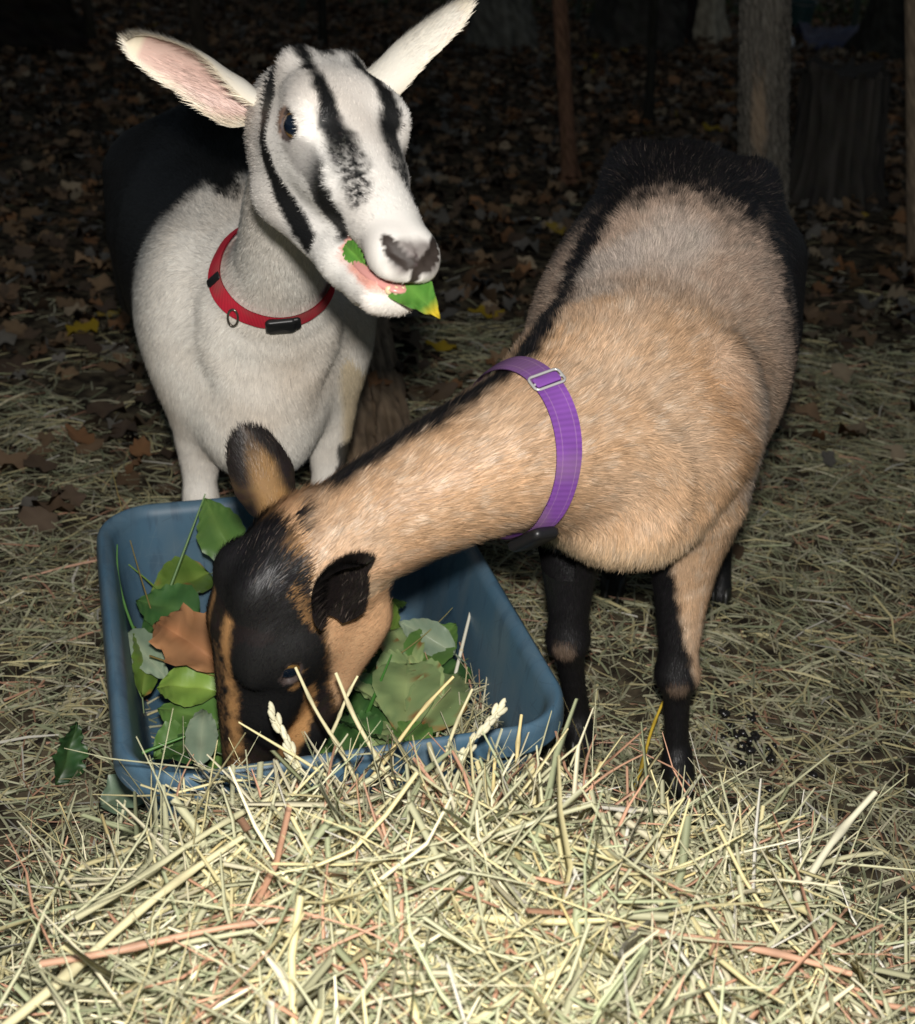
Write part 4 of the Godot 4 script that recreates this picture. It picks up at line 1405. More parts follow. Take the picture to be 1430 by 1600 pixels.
func clutter() -> void:
	# weathered stump
	var st := base("tree_stump", Vector3(1.37, 0, -4.92))
	tag(st, "dark weathered tree stump with deep upright cracks right of the trunk", "stump")
	var mb := MB.new()
	var sides := 64
	var rings := 30
	var fn := FastNoiseLite.new()
	fn.seed = 8; fn.frequency = 1.0
	var dark := Color(0.052, 0.047, 0.040)
	for k in rings + 1:
		var y := 0.50 * k / rings
		for j in sides:
			var an := TAU * j / sides
			var d := Vector3(cos(an), 0, sin(an))
			var rad := 0.155 * (1.0 + 0.45 * exp(-y / 0.08))
			var g := absf(fn.get_noise_3d(d.x * 3.2, y * 0.9, d.z * 3.2))
			rad *= 0.86 + 0.34 * minf(g * 2.2, 0.6)
			var yy := y
			if k == rings: yy += 0.07 * fn.get_noise_2d(an * 2.2, 0.0) - 0.03
			elif k > rings - 4: yy = minf(y, 0.46)
			mb.vert(Vector3(d.x * rad - 0.08 * y, yy - (0.03 if k == 0 else 0.0), d.z * rad), d, dark * (0.45 + 1.1 * minf(g * 2.0, 0.8)))
	for k in rings:
		for j in sides:
			mb.quad(k * sides + j, k * sides + (j + 1) % sides, (k + 1) * sides + (j + 1) % sides, (k + 1) * sides + j)
	mb.smooth()
	var bark_m := mat("weathered_wood", Color.WHITE, 0.85, 0.3)
	put("trunk", mb.fix().mesh(bark_m), st)
	var tb := MB.new()
	var mid := tb.vert(Vector3(-0.04, 0.45, 0), UPV, dark * 1.5)
	for j in sides:
		var src := mb.v[rings * sides + j]
		tb.vert(Vector3(src.x * 0.985, src.y - 0.004, src.z * 0.985), UPV, dark * 1.3)
	for j in sides: tb.tri(mid, mid + 1 + (j + 1) % sides, mid + 1 + j)
	put("cut_top", tb.fix().mesh(bark_m), st)
	# old split log lying between the goats
	var lg := base("split_log", Vector3(-0.16, 0, -2.75))
	tag(lg, "weathered brown split log half buried in hay behind the white goat", "log")
	var wood := Color(0.26, 0.185, 0.12)
	var q := 0
	for row in [[Vector3(-0.205, 0.0, -2.36), Vector3(-0.300, 0.03, -3.25), 0.050], [Vector3(-0.130, 0.0, -2.38), Vector3(-0.262, 0.04, -3.30), 0.052], [Vector3(-0.268, 0.0, -2.30), Vector3(-0.345, 0.02, -2.95), 0.034]]:
		var lb := MB.new()
		var a: Vector3 = row[0]
		var b: Vector3 = row[1]
		var ax := (b - a).normalized()
		var sd := ax.cross(UPV).normalized()
		for k in 41:
			var t := k / 40.0
			var c := a.lerp(b, t)
			for j in 48:
				var an := TAU * j / 48.0
				var rr: float = row[2] * (1.0 + 0.22 * fn.get_noise_3d(cos(an) * 2.5 + q * 7.0, sin(an) * 2.5, t * 3.0) - 0.30 * maxf(0.0, 1.0 - absf(fn.get_noise_3d(cos(an) * 6.0, sin(an) * 6.0 + q * 5.0, t * 2.5)) * 6.0)) * (1.0 - 0.25 * t)
				if k == 0 or k == 40: rr *= 0.8
				var off := sd * cos(an) * rr + UPV * maxf(sin(an) * rr * 0.75, -0.02)
				lb.vert(c + off + ax * (0.02 * fn.get_noise_2d(an * 3.0, q * 5.0) if k == 0 else 0.0) - lg.position, UPV, wood * (0.55 + 1.3 * absf(fn.get_noise_3d(cos(an) * 6.0, sin(an) * 6.0 + q * 5.0, t * 2.5)) + 0.35 * fn.get_noise_3d(t * 40.0, an * 3.0, q)))
		for k in 40:
			for j in 48:
				lb.quad(k * 48 + j, (k + 1) * 48 + j, (k + 1) * 48 + (j + 1) % 48, k * 48 + (j + 1) % 48)
		var m0 := lb.vert(a - lg.position, -ax, wood)
		for j in 48: lb.tri(m0, j, (j + 1) % 48)
		lb.smooth()
		put("split_length", lb.fix().mesh(bark_m), lg)
		q += 1
	# bucket, tarpaulin and a white ball beyond the fence
	var bk := base("bucket", Vector3(2.29, 0, -9.9))
	tag(bk, "dark teal plastic bucket standing on the lawn beyond the fence", "bucket")
	var bb := MB.new()
	var prof := [[0.072, 0.0], [0.092, 0.20], [0.098, 0.203], [0.098, 0.215], [0.088, 0.215], [0.070, 0.02], [0.0, 0.02]]
	for p in prof:
		for j in 24: bb.vert(Vector3(cos(TAU * j / 24.0) * p[0], p[1], sin(TAU * j / 24.0) * p[0]), UPV, Color.WHITE)
	for k in prof.size() - 1:
		for j in 24: bb.quad(k * 24 + j, k * 24 + (j + 1) % 24, (k + 1) * 24 + (j + 1) % 24, (k + 1) * 24 + j)
	bb.smooth()
	put("pail", bb.fix().mesh(mat("teal_plastic", Color(0.012, 0.055, 0.055), 0.5, 0.5, false)), bk)
	var hb := MB.new()
	var hp := []; var hr := []; var hc := []
	for k in 13:
		var an := PI * k / 12.0
		hp.push_back(Vector3(cos(an) * 0.099, 0.205 - sin(an) * 0.02, sin(an) * 0.10)); hr.push_back(0.003); hc.push_back(Color.WHITE)
	hb.tube(hp, hr, 6, hc)
	put("handle", hb.mesh(mat("steel_wire", Color(0.3, 0.3, 0.3), 0.4, 0.5, false)), bk)
	var tp := MB.new()
	var nx := 40
	var nz := 14
	for a in nx + 1:
		for b in nz + 1:
			var u := a / float(nx)
			var v := b / float(nz)
			var y := 0.05 + 0.07 * noise.get_noise_2d(u * 26.0, v * 17.0) + 0.10 * sin(v * PI) * (0.5 + 0.5 * noise.get_noise_2d(u * 9.0, 40.0))
			if b == 0 or b == nz: y = 0.015
			tp.vert(Vector3(-0.55 + u * 1.9, maxf(y, 0.014), 0.22 - v * 0.75 + 0.05 * noise.get_noise_2d(u * 30.0, 3.0)), UPV, Color.WHITE)
	for a in nx:
		for b in nz:
			var k := a * (nz + 1) + b
			tp.quad(k, k + nz + 1, k + nz + 2, k + 1)
	tp.smooth()
	var tm := mat("blue_sheet", Color(0.035, 0.052, 0.12), 0.6, 0.5, false)
	tag(put("tarpaulin", tp.fix().mesh(tm), null, Transform3D(Basis(UPV, -0.12), Vector3(2.68, 0, -9.05))), "crumpled dark blue tarpaulin lying on the ground by the fence", "tarpaulin")
	var ball := MB.new()
	ball.ball(Vector3.ZERO, Basis().scaled(Vector3(0.052, 0.055, 0.052)), Color.WHITE, 12, 18)
	tag(put("ball", ball.fix().mesh(mat("white_rubber", Color(0.62, 0.64, 0.66), 0.5, 0.5, false)), null, Transform3D(Basis(), Vector3(1.965, 0.055, -8.78))), "small white ball lying right of the grey-brown trunk", "ball")
	# droppings
	var dr := base("droppings", Vector3(0.435, 0, -1.508))
	tag(dr, "patch of small black round droppings in the trodden hay", "droppings")
	var db := MB.new()
	db.ball(Vector3.ZERO, Basis().scaled(Vector3(0.0056, 0.0048, 0.0070)), Color.WHITE, 7, 10)
	var dm := db.fix().mesh(mat("wet_dung", Color(0.012, 0.011, 0.010), 0.25, 0.5, false))
	for k in 34:
		var p := Vector3(rng.randfn(0.0, 0.035), rng.randf_range(0.012, 0.022), rng.randfn(0.0, 0.035))
		if k > 28: p += Vector3(0.02, 0, 0.13)
		put("pellet", dm, dr, Transform3D(Basis(UPV, rng.randf() * TAU).scaled(Vector3.ONE * rng.randf_range(0.8, 1.25)), p))

func tub() -> void:
	var root := base("plastic_tub", Vector3(-0.191, 0, -1.456))
	root.rotation.y = 0.305
	tag(root, "blue-grey plastic storage tub without lid holding cut leaves", "tub")
	# scuffs and grime in the plastic's colour
	var im := Image.create(512, 512, false, Image.FORMAT_RGB8)
	var sn := FastNoiseLite.new()
	sn.seed = 31; sn.frequency = 0.012; sn.fractal_octaves = 4
	for y in 512:
		for x in 512:
			var v := sn.get_noise_2d(x * 0.9, y * 0.35)
			var w := sn.get_noise_2d(x * 2.2 + 900.0, y * 0.6)
			var c := Color(0.068, 0.142, 0.210)
			c = c.lerp(Color(0.100, 0.162, 0.212), clampf(v * 1.4 + 0.25, 0, 1))
			c = c.lerp(Color(0.020, 0.042, 0.075), sstep(0.22, 0.5, w) * 0.35)
			im.set_pixel(x, y, c.linear_to_srgb())
	for k in 420:
		var x0 := rng.randf() * 512.0
		var y0 := rng.randf() * 512.0
		var an := rng.randfn() * 0.5 + (PI * 0.5 if rng.randf() < 0.6 else 0.0)
		var tone := Color(0.15, 0.21, 0.25) if rng.randf() < 0.6 else Color(0.03, 0.055, 0.08)
		for j in int(rng.randf_range(8, 60)):
			var px := posmod(int(x0 + cos(an) * j), 512)
			var py := posmod(int(y0 + sin(an) * j), 512)
			im.set_pixel(px, py, im.get_pixel(px, py).lerp(tone.linear_to_srgb(), 0.45))
	var m := mat("blue_plastic", Color.WHITE, 0.5, 0.5, false)
	m.albedo_texture = ImageTexture.create_from_image(im)
	m.uv1_triplanar = true
	m.uv1_scale = Vector3(2.2, 2.2, 2.2)
	# profile from the inside floor up over the lip and down the outside: [inset from the rim, height]
	var prof := [[0.062, 0.012], [0.046, 0.016], [0.040, 0.03], [0.036, 0.07], [0.026, 0.16], [0.022, 0.200], [0.018, 0.232], [0.0155, 0.239], [0.012, 0.244], [0.008, 0.2475], [0.004, 0.249], [0.001, 0.2475], [-0.002, 0.244], [-0.004, 0.238], [-0.006, 0.216], [-0.0055, 0.2125], [-0.002, 0.2115], [0.011, 0.2125], [0.0145, 0.211], [0.016, 0.207], [0.024, 0.16], [0.040, 0.025], [0.048, 0.008], [0.064, 0.004]]
	var mb := MB.new()
	var hw := 0.265
	var hl := 0.325
	var rad := 0.084
	var per := 12
	var ring := 4 * (per + 1)
	for q in prof:
		for c in 4:
			for j in per + 1:
				var an := PI * 0.5 * (c + float(j) / per)
				var cx: float = (hw - rad) * (1.0 if c == 0 or c == 3 else -1.0)
				var cz: float = (hl - rad) * (1.0 if c < 2 else -1.0)
				var rr: float = maxf(rad - q[0], 0.01)
				mb.vert(Vector3(cx + cos(an) * rr, q[1], cz + sin(an) * rr), Vector3.UP, Color.WHITE)
	for k in prof.size() - 1:
		for j in ring:
			var a := k * ring + j
			var b := k * ring + (j + 1) % ring
			mb.quad(a, b, b + ring, a + ring)
	for e in [0, prof.size() - 1]:
		var mid := mb.vert(Vector3(0, prof[e][1], 0), Vector3.UP, Color.WHITE)
		for j in ring:
			if e == 0: mb.tri(mid, e * ring + (j + 1) % ring, e * ring + j)
			else: mb.tri(mid, e * ring + j, e * ring + (j + 1) % ring)
	mb.smooth()
	put("basin", mb.fix().mesh(m), root)
	tub_leaves()

func in_tub(p: Vector3, grow_: float) -> bool:
	var d := p - Vector3(-0.191, 0, -1.456)
	var q := Basis(UPV, -0.305) * d
	return absf(q.x) < 0.265 + grow_ and absf(q.z) < 0.325 + grow_

func tub_leaves() -> void:
	var lm := mat("green_leaf", Color.WHITE, 0.42, 0.5)
	lm.backlight_enabled = true
	lm.backlight = Color(0.25, 0.3, 0.1)
	var dm := mat("dry_leaf", Color.WHITE, 0.6, 0.4)
	var tone := {
		"green": [Color(0.085, 0.175, 0.040), Color(0.20, 0.27, 0.14)], "green2": [Color(0.115, 0.195, 0.035), Color(0.20, 0.27, 0.14)],
		"dark": [Color(0.042, 0.110, 0.030), Color(0.16, 0.22, 0.12)], "bright": [Color(0.20, 0.33, 0.06), Color(0.22, 0.30, 0.14)],
		"pale": [Color(0.22, 0.29, 0.20), Color(0.17, 0.23, 0.15)], "paleg": [Color(0.23, 0.315, 0.13), Color(0.22, 0.31, 0.14)],
		"brown": [Color(0.33, 0.165, 0.075), Color(0.30, 0.15, 0.07)]}
	var up := UPV
	var cam := Vector3(0, 0.55, 1.0)
	var rows := [
		["green", Vector3(-0.316, 0.215, -1.600), Vector3(-0.373, 0.272, -1.680), 0.060, "green leaf propped upright against the tub's back wall by the goat's ear", Vector3(0.2, 0.3, 1)],
		["green2", Vector3(-0.379, 0.135, -1.700), Vector3(-0.448, 0.140, -1.613), 0.068, "yellow-green leaf beside the black poll of the tan goat", Vector3(0.1, 1, 0.5)],
		["dark", Vector3(-0.361, 0.160, -1.540), Vector3(-0.457, 0.155, -1.578), 0.066, "dark glossy green leaf with a small red spot, above the brown leaf", Vector3(0, 1, 0.5)],
		["dark", Vector3(-0.388, 0.150, -1.611), Vector3(-0.440, 0.130, -1.517), 0.050, "dark folded leaf left of the brown leaf", Vector3(-0.3, 1, 0.2)],
		["brown", Vector3(-0.287, 0.180, -1.381), Vector3(-0.400, 0.190, -1.468), 0.074, "large dry brown leaf between the green leaves and the tan goat's face", Vector3(0.1, 0.8, 0.7)],
		["pale", Vector3(-0.459, 0.150, -1.505), Vector3(-0.383, 0.130, -1.425), 0.040, "grey-green leaf showing its underside left of the brown leaf", Vector3(-0.2, 1, 0.5)],
		["green2", Vector3(-0.415, 0.110, -1.409), Vector3(-0.447, 0.150, -1.511), 0.038, "narrow olive leaf standing along the tub's left wall", Vector3(0.8, 0.6, 0.3)],
		["bright", Vector3(-0.300, 0.150, -1.376), Vector3(-0.385, 0.140, -1.392), 0.062, "bright green leaf just below the brown leaf", Vector3(0, 1, 0.5)],
		["green", Vector3(-0.294, 0.125, -1.336), Vector3(-0.380, 0.120, -1.370), 0.055, "mid green leaf half under the bright green leaf", Vector3(0, 1, 0.3)],
		["dark", Vector3(-0.290, 0.120, -1.289), Vector3(-0.368, 0.110, -1.309), 0.055, "dark leaf at the tub's front left corner", Vector3(0, 1, 0.2)],
		["pale", Vector3(-0.297, 0.150, -1.221), Vector3(-0.315, 0.150, -1.332), 0.032, "narrow grey leaf pointing away from the tub's front rim", Vector3(0.2, 1, 0.6)],
		["green", Vector3(-0.372, 0.105, -1.289), Vector3(-0.307, 0.110, -1.334), 0.050, "green leaf low in the front left corner of the tub", Vector3(0, 1, 0.2)],
		["pale", Vector3(0.008, 0.140, -1.508), Vector3(-0.072, 0.155, -1.558), 0.042, "grey leaf edge-on with ragged margin right of the tan goat's throat", Vector3(0.2, 0.7, 0.9)],
		["paleg", Vector3(-0.087, 0.140, -1.560), Vector3(-0.042, 0.140, -1.475), 0.050, "oval pale green leaf under the ragged grey leaf", Vector3(0, 1, 0.5)],
		["green", Vector3(-0.055, 0.125, -1.469), Vector3(0.003, 0.145, -1.569), 0.060, "deep green leaf with a light midrib right of the oval leaf", Vector3(0, 1, 0.5)],
		["paleg", Vector3(-0.097, 0.135, -1.439), Vector3(-0.047, 0.135, -1.486), 0.048, "pale leaf with a brown blotch nearest to the tan goat's jaw", Vector3(0, 1, 0.4)],
		["paleg", Vector3(-0.055, 0.140, -1.466), Vector3(-0.008, 0.135, -1.412), 0.050, "small pale leaf on top of the right leaf pile", Vector3(0, 1, 0.4)],
		["paleg", Vector3(-0.059, 0.145, -1.475), Vector3(-0.053, 0.130, -1.325), 0.078, "largest pale leaf with brown holes in the right leaf pile", Vector3(0, 1, 0.45)],
		["paleg", Vector3(-0.039, 0.120, -1.345), Vector3(0.015, 0.122, -1.475), 0.066, "pale leaf tucked beside the straw in the tub", Vector3(0.1, 1, 0.3)],
		["green", Vector3(-0.006, 0.105, -1.372), Vector3(-0.076, 0.105, -1.394), 0.055, "green leaf under the largest pale leaf", Vector3(0, 1, 0.2)],
		["dark", Vector3(-0.090, 0.110, -1.339), Vector3(-0.063, 0.115, -1.440), 0.050, "dark leaf in the shade of the tan goat's jaw", Vector3(0, 1, 0.2)],
		["dark", Vector3(0.016, 0.115, -1.524), Vector3(-0.035, 0.105, -1.441), 0.060, "dark leaf behind the straw in the tub", Vector3(0, 1, 0.3)]]
	var sd := 0.0
	for r in rows:
		var mb := MB.new()
		var root: Vector3 = r[1]
		sd += 1.37
		var spots := 1.0 if r[0] == "paleg" or r[0] == "green2" else 0.35
		if r[0] == "brown": spots = 0.0
		leaf(mb, Vector3.ZERO, (r[2] - root) * 1.06, r[5], r[3] * 1.25, tone[r[0]][0], tone[r[0]][1], rng.randf_range(0.1, 0.5), (0.55 if r[0] == "brown" else rng.randf_range(0.05, 0.45)), 0.25 if r[0] == "brown" else 0.0, spots, sd)
		mb.tube([Vector3.ZERO, (root - r[2]).normalized() * 0.02 + Vector3(0, -0.006, 0)], [0.0011, 0.0009], 5, [tone[r[0]][1], tone[r[0]][1]])
		tag(put("leaf", mb.fix().mesh(dm if r[0] == "brown" else lm), null, Transform3D(Basis(), root)), r[4], "leaf", "leaves in the tub")
	# leafy twigs lower in the pile
	var kinds := ["green", "dark", "green2", "paleg", "dark", "green"]
	var twigs := [[Vector3(-0.125, 0, -0.16), Vector3(-0.10, 0, 0.20), "leafy cut twig in the left half of the blue tub"], [Vector3(0.10, 0, -0.20), Vector3(0.09, 0, 0.22), "leafy cut twig in the right half of the blue tub"], [Vector3(-0.03, 0, -0.22), Vector3(0.0, 0, 0.22), "leafy cut twig under the tan goat's muzzle"]]
	for w in 3:
		var mid := Vector3(-0.191, 0, -1.456)
		var br := base("leafy_twig", mid)
		tag(br, twigs[w][2], "twig", "cut twigs in the tub")
		var rot := Basis(UPV, 0.305)
		var st := MB.new()
		st.tube([rot * twigs[w][0] + UPV * 0.05, rot * (twigs[w][0] + twigs[w][1]) * 0.5 + UPV * 0.075, rot * twigs[w][1] + UPV * 0.06], [0.0035, 0.003, 0.0018], 7, [Color(0.12, 0.09, 0.05), Color(0.13, 0.10, 0.05), Color(0.16, 0.16, 0.06)])
		put("stem", st.mesh(dm), br)
		for k in 42:
			var f := rng.randf()
			var q: Vector3 = rot * (twigs[w][0].lerp(twigs[w][1], f) + Vector3(rng.randfn() * 0.035, 0, 0))
			var p: Vector3 = q + UPV * rng.randf_range(0.060, 0.138)
			var an := rng.randf() * TAU
			var t := Vector3(cos(an), rng.randf_range(-0.25, 0.25), sin(an)) * rng.randf_range(0.055, 0.095)
			if not in_tub(mid + p + t, -0.05): t = -t
			if not in_tub(mid + p + t, -0.05): continue
			var kd: String = kinds[rng.randi() % 6]
			var mb := MB.new()
			leaf(mb, Vector3.ZERO, t, Vector3(rng.randfn() * 0.3, 1, rng.randfn() * 0.3), rng.randf_range(0.045, 0.07), tone[kd][0], tone[kd][1], rng.randf_range(0.1, 0.5), rng.randf_range(0.05, 0.5), 0.0, 0.5, k * 1.9 + w)
			put("leaf", mb.fix().mesh(lm), br, Transform3D(Basis(), p))
	# grass blades and stems
	var blades := [
		[Vector3(-0.430, 0.13, -1.56), Vector3(-0.405, 0.20, -1.63), Vector3(-0.375, 0.285, -1.68), 0.0055, Color(0.14, 0.25, 0.08), "thin green grass blade rising at the back left of the tub"],
		[Vector3(-0.40, 0.14, -1.585), Vector3(-0.45, 0.155, -1.63), Vector3(-0.50, 0.175, -1.66), 0.004, Color(0.17, 0.28, 0.05), "yellow-green blade lying towards the tub's left wall"],
		[Vector3(-0.42, 0.14, -1.53), Vector3(-0.475, 0.19, -1.63), Vector3(-0.545, 0.265, -1.79), 0.0022, Color(0.26, 0.20, 0.07), "thin yellow stem poking over the tub's back left corner"],
		[Vector3(-0.43, 0.13, -1.49), Vector3(-0.485, 0.18, -1.55), Vector3(-0.495, 0.225, -1.62), 0.005, Color(0.10, 0.24, 0.06), "green blade against the left wall of the tub"],
		[Vector3(-0.405, 0.168, -1.425), Vector3(-0.35, 0.168, -1.40), Vector3(-0.292, 0.172, -1.375), 0.0024, Color(0.26, 0.19, 0.06), "olive twig lying across the brown leaf"],
		[Vector3(-0.40, 0.13, -1.25), Vector3(-0.35, 0.14, -1.28), Vector3(-0.30, 0.15, -1.30), 0.0055, Color(0.10, 0.26, 0.05), "bright green blade low in the front left of the tub"],
		[Vector3(-0.105, 0.14, -1.36), Vector3(-0.095, 0.15, -1.40), Vector3(-0.080, 0.17, -1.455), 0.006, Color(0.07, 0.22, 0.04), "green blade beside the tan goat's chin"],
		[Vector3(-0.075, 0.15, -1.48), Vector3(-0.03, 0.165, -1.52), Vector3(0.0, 0.175, -1.575), 0.0018, Color(0.30, 0.26, 0.10), "fine yellow stem on the right leaf pile"]]
	for b in blades:
		var mb := MB.new()
		var pts := []; var rr := []; var cc := []
		for k in 9:
			var t := k / 8.0
			pts.push_back(b[0] * (1 - t) * (1 - t) + b[1] * 2.0 * t * (1 - t) + b[2] * t * t - b[0])
			rr.push_back(b[3] * 0.5 * (1.0 - 0.75 * t) + 0.0003); cc.push_back(b[4] * (0.8 + 0.4 * t))
		mb.tube(pts, rr, 5, cc)
		tag(put("grass_blade", mb.fix().mesh(lm), null, Transform3D(Basis(), b[0])), b[5], "grass blade", "blades and stems in the tub")
	# two white straws and a tuft of hay at the tub's right side
	var sm := mat("hay_in_tub", Color.WHITE, 0.55, 0.4)
	for b in [[Vector3(0.000, 0.09, -1.450), Vector3(0.031, 0.185, -1.592), 0.0052, "white straw leaning in the tub beside the leaf pile"], [Vector3(0.068, 0.10, -1.395), Vector3(0.074, 0.185, -1.505), 0.0046, "white straw standing alone against the tub's right wall"]]:
		var mb := MB.new()
		var d: Vector3 = b[1] - b[0]
		mb.tube([Vector3.ZERO, d * 0.48, d * 0.5, d * 0.52, d], [b[2] * 0.5, b[2] * 0.48, b[2] * 0.62, b[2] * 0.48, b[2] * 0.4], 8, [Color(0.80, 0.76, 0.60), Color(0.82, 0.79, 0.66), Color(0.66, 0.56, 0.36), Color(0.74, 0.70, 0.56), Color(0.76, 0.73, 0.62)])
		tag(put("straw", mb.fix().mesh(sm), null, Transform3D(Basis(), b[0])), b[3], "straw")
	var tuft := MB.new()
	var at := Vector3(0.02, 0, -1.40)
	for k in 260:
		var p := at + Vector3(rng.randfn() * 0.028, rng.randf_range(0.03, 0.13), rng.randfn() * 0.04)
		var dir := Vector3(rng.randfn() * 0.4 + 0.1, rng.randf_range(-0.1, 0.6), rng.randf_range(-1.0, 0.3)).normalized()
		straw(tuft, p - at, dir, rng.randf_range(0.05, 0.12), rng.randf_range(0.001, 0.0028), hay_colour(0.95), Vector3(rng.randfn(), rng.randfn(), rng.randfn()) * 0.04)
	var tn := put("hay_tuft", tuft.fix().mesh(sm), null, Transform3D(Basis(), at))
	tag(tn, "tuft of dry hay in the right half of the tub", "hay", "", "stuff")
	# two leaves outside the tub
	var l1 := MB.new()
	leaf(l1, Vector3.ZERO, Vector3(0.010, 0.050, -0.075), Vector3(0.85, 0.5, 0.3), 0.055, Color(0.028, 0.075, 0.024), Color(0.05, 0.10, 0.035), 0.2, 0.35, 0.35, 0.0, 2.0)
	tag(put("leaf", l1.fix().mesh(lm), null, Transform3D(Basis(), Vector3(-0.520, 0.012, -1.335))), "dark green lobed leaf standing in the hay left of the tub", "leaf")
	var l2 := MB.new()
	leaf(l2, Vector3.ZERO, Vector3(0.085, 0.03, -0.03), Vector3(0.0, 1, 0.4), 0.06, Color(0.15, 0.215, 0.14), Color(0.15, 0.21, 0.13), 0.2, 0.2, 0.3, 0.0, 3.0)
	tag(put("leaf", l2.fix().mesh(lm), null, Transform3D(Basis(), Vector3(-0.440, 0.045, -1.262))), "grey-green lobed leaf under the tub's front left corner", "leaf")

func goats(cam: Camera3D) -> void:
	var skin := mat("goat_skin", Color.WHITE, 0.6, 0.4)
	var fur := mat("goat_fur", Color.WHITE, 0.5, 0.5)
	var eye := mat("wet_eye", Color.WHITE, 0.04, 0.6)
	var horn := mat("hoof_horn", Color.WHITE, 0.4, 0.5)
	var a := white_goat()
	if PROBE:
		probe(tan_goat(), [[760,592],[800,560],[835,520],[870,470],[905,415],[940,360],[965,325],[1000,290],[660,685],[720,640],[600,730],[560,770],[1130,270],[845,605],[890,700],[865,850]], cam)
		probe(a, [[443,193],[345,420],[370,490],[440,525],[480,525],[505,455],[375,240]], cam)
	var ra := base("goat", Vector3(-0.42, 0, -2.05))
	tag(ra, "white-faced goat with black stripes and red collar standing behind the tub", "goat")
	var iw := Color(0.60, 0.42, 0.36)
	var ow := Color(0.70, 0.66, 0.58)
	var ears_a := [
		{"base": Vector3(-0.228, 0.903, -1.390), "axis": Vector3(-0.165, 0.062, 0.01), "face": Vector3(-0.10, -0.65, 0.8), "len": 0.146, "width": 0.074, "curl0": 1.9, "curl1": 0.95, "droop": Vector3(0, 0.06, 0.05), "inner": iw, "outer": ow, "rim": Color(0.70, 0.62, 0.48)},
		{"base": Vector3(-0.140, 0.905, -1.440), "axis": Vector3(0.115, 0.085, 0.0), "face": Vector3(0.55, -0.6, -0.45), "len": 0.156, "width": 0.062, "curl0": 1.9, "curl1": 1.0, "droop": Vector3(0.0, 0.08, 0.0), "inner": iw, "outer": ow, "rim": Color(0.70, 0.62, 0.48)}]
	var th := Thread.new()
	var pa := ra.position
	th.start(func() -> Array: return goat_body(a, pa, ears_a))
	var b := tan_goat()
	var rb := base("goat", Vector3(0.29, 0, -1.65))
	tag(rb, "tan goat with black legs and purple collar eating from the tub", "goat")
	var blk := Color(0.014, 0.011, 0.010)
	var ears_b := [
		{"base": Vector3(-0.193, 0.487, -1.240), "axis": Vector3(-0.045, 0.10, -0.02), "face": Vector3(-0.45, 0.1, -0.9), "len": 0.112, "width": 0.070, "curl0": 1.8, "curl1": 0.75, "droop": Vector3(0, 0, 0), "inner": blk, "outer": blk, "rim": blk, "mid": Color(0.24, 0.135, 0.05)},
		{"base": Vector3(-0.130, 0.445, -1.113), "axis": Vector3(0.50, 1.0, 0.22), "face": Vector3(0.75, 0.0, 0.65), "len": 0.086, "width": 0.078, "curl0": 1.7, "curl1": 0.75, "droop": Vector3(0, 0, 0), "inner": blk, "outer": blk, "rim": blk}]
	var got_b := goat_body(b, rb.position, ears_b)
	var got_a: Array = th.wait_to_finish()
	put("body", got_a[0].mesh(skin), ra)
	tag(put("coat", got_a[1].mesh(fur), ra), "", "", "", "stuff")
	put("body", got_b[0].mesh(skin), rb)
	tag(put("coat", got_b[1].mesh(fur), rb), "", "", "", "stuff")
	for k in 2:
		var s := -1.0 if k == 0 else 1.0
		eye_ball(a, a.eyes[k], a.H.x * s + a.H.z * 0.6 + a.H.y * 0.15, ra, eye)
		eye_ball(b, b.eyes[k], b.H.x * s + b.H.z * 0.4 + b.H.y * 0.1, rb, eye)
	hooves([[-0.407, -1.808, -0.1], [-0.211, -1.863, 0.1], [-0.535, -2.30, 0.3], [-0.39, -2.365, 0.3]], ra, horn)
	hooves([[0.3235, -1.392, 0.1], [0.192, -1.460, 0.0], [0.459, -1.90, -0.1], [0.276, -1.91, -0.15]], rb, horn)
	mouth(a, ra)
	collars(a, ra, b, rb)

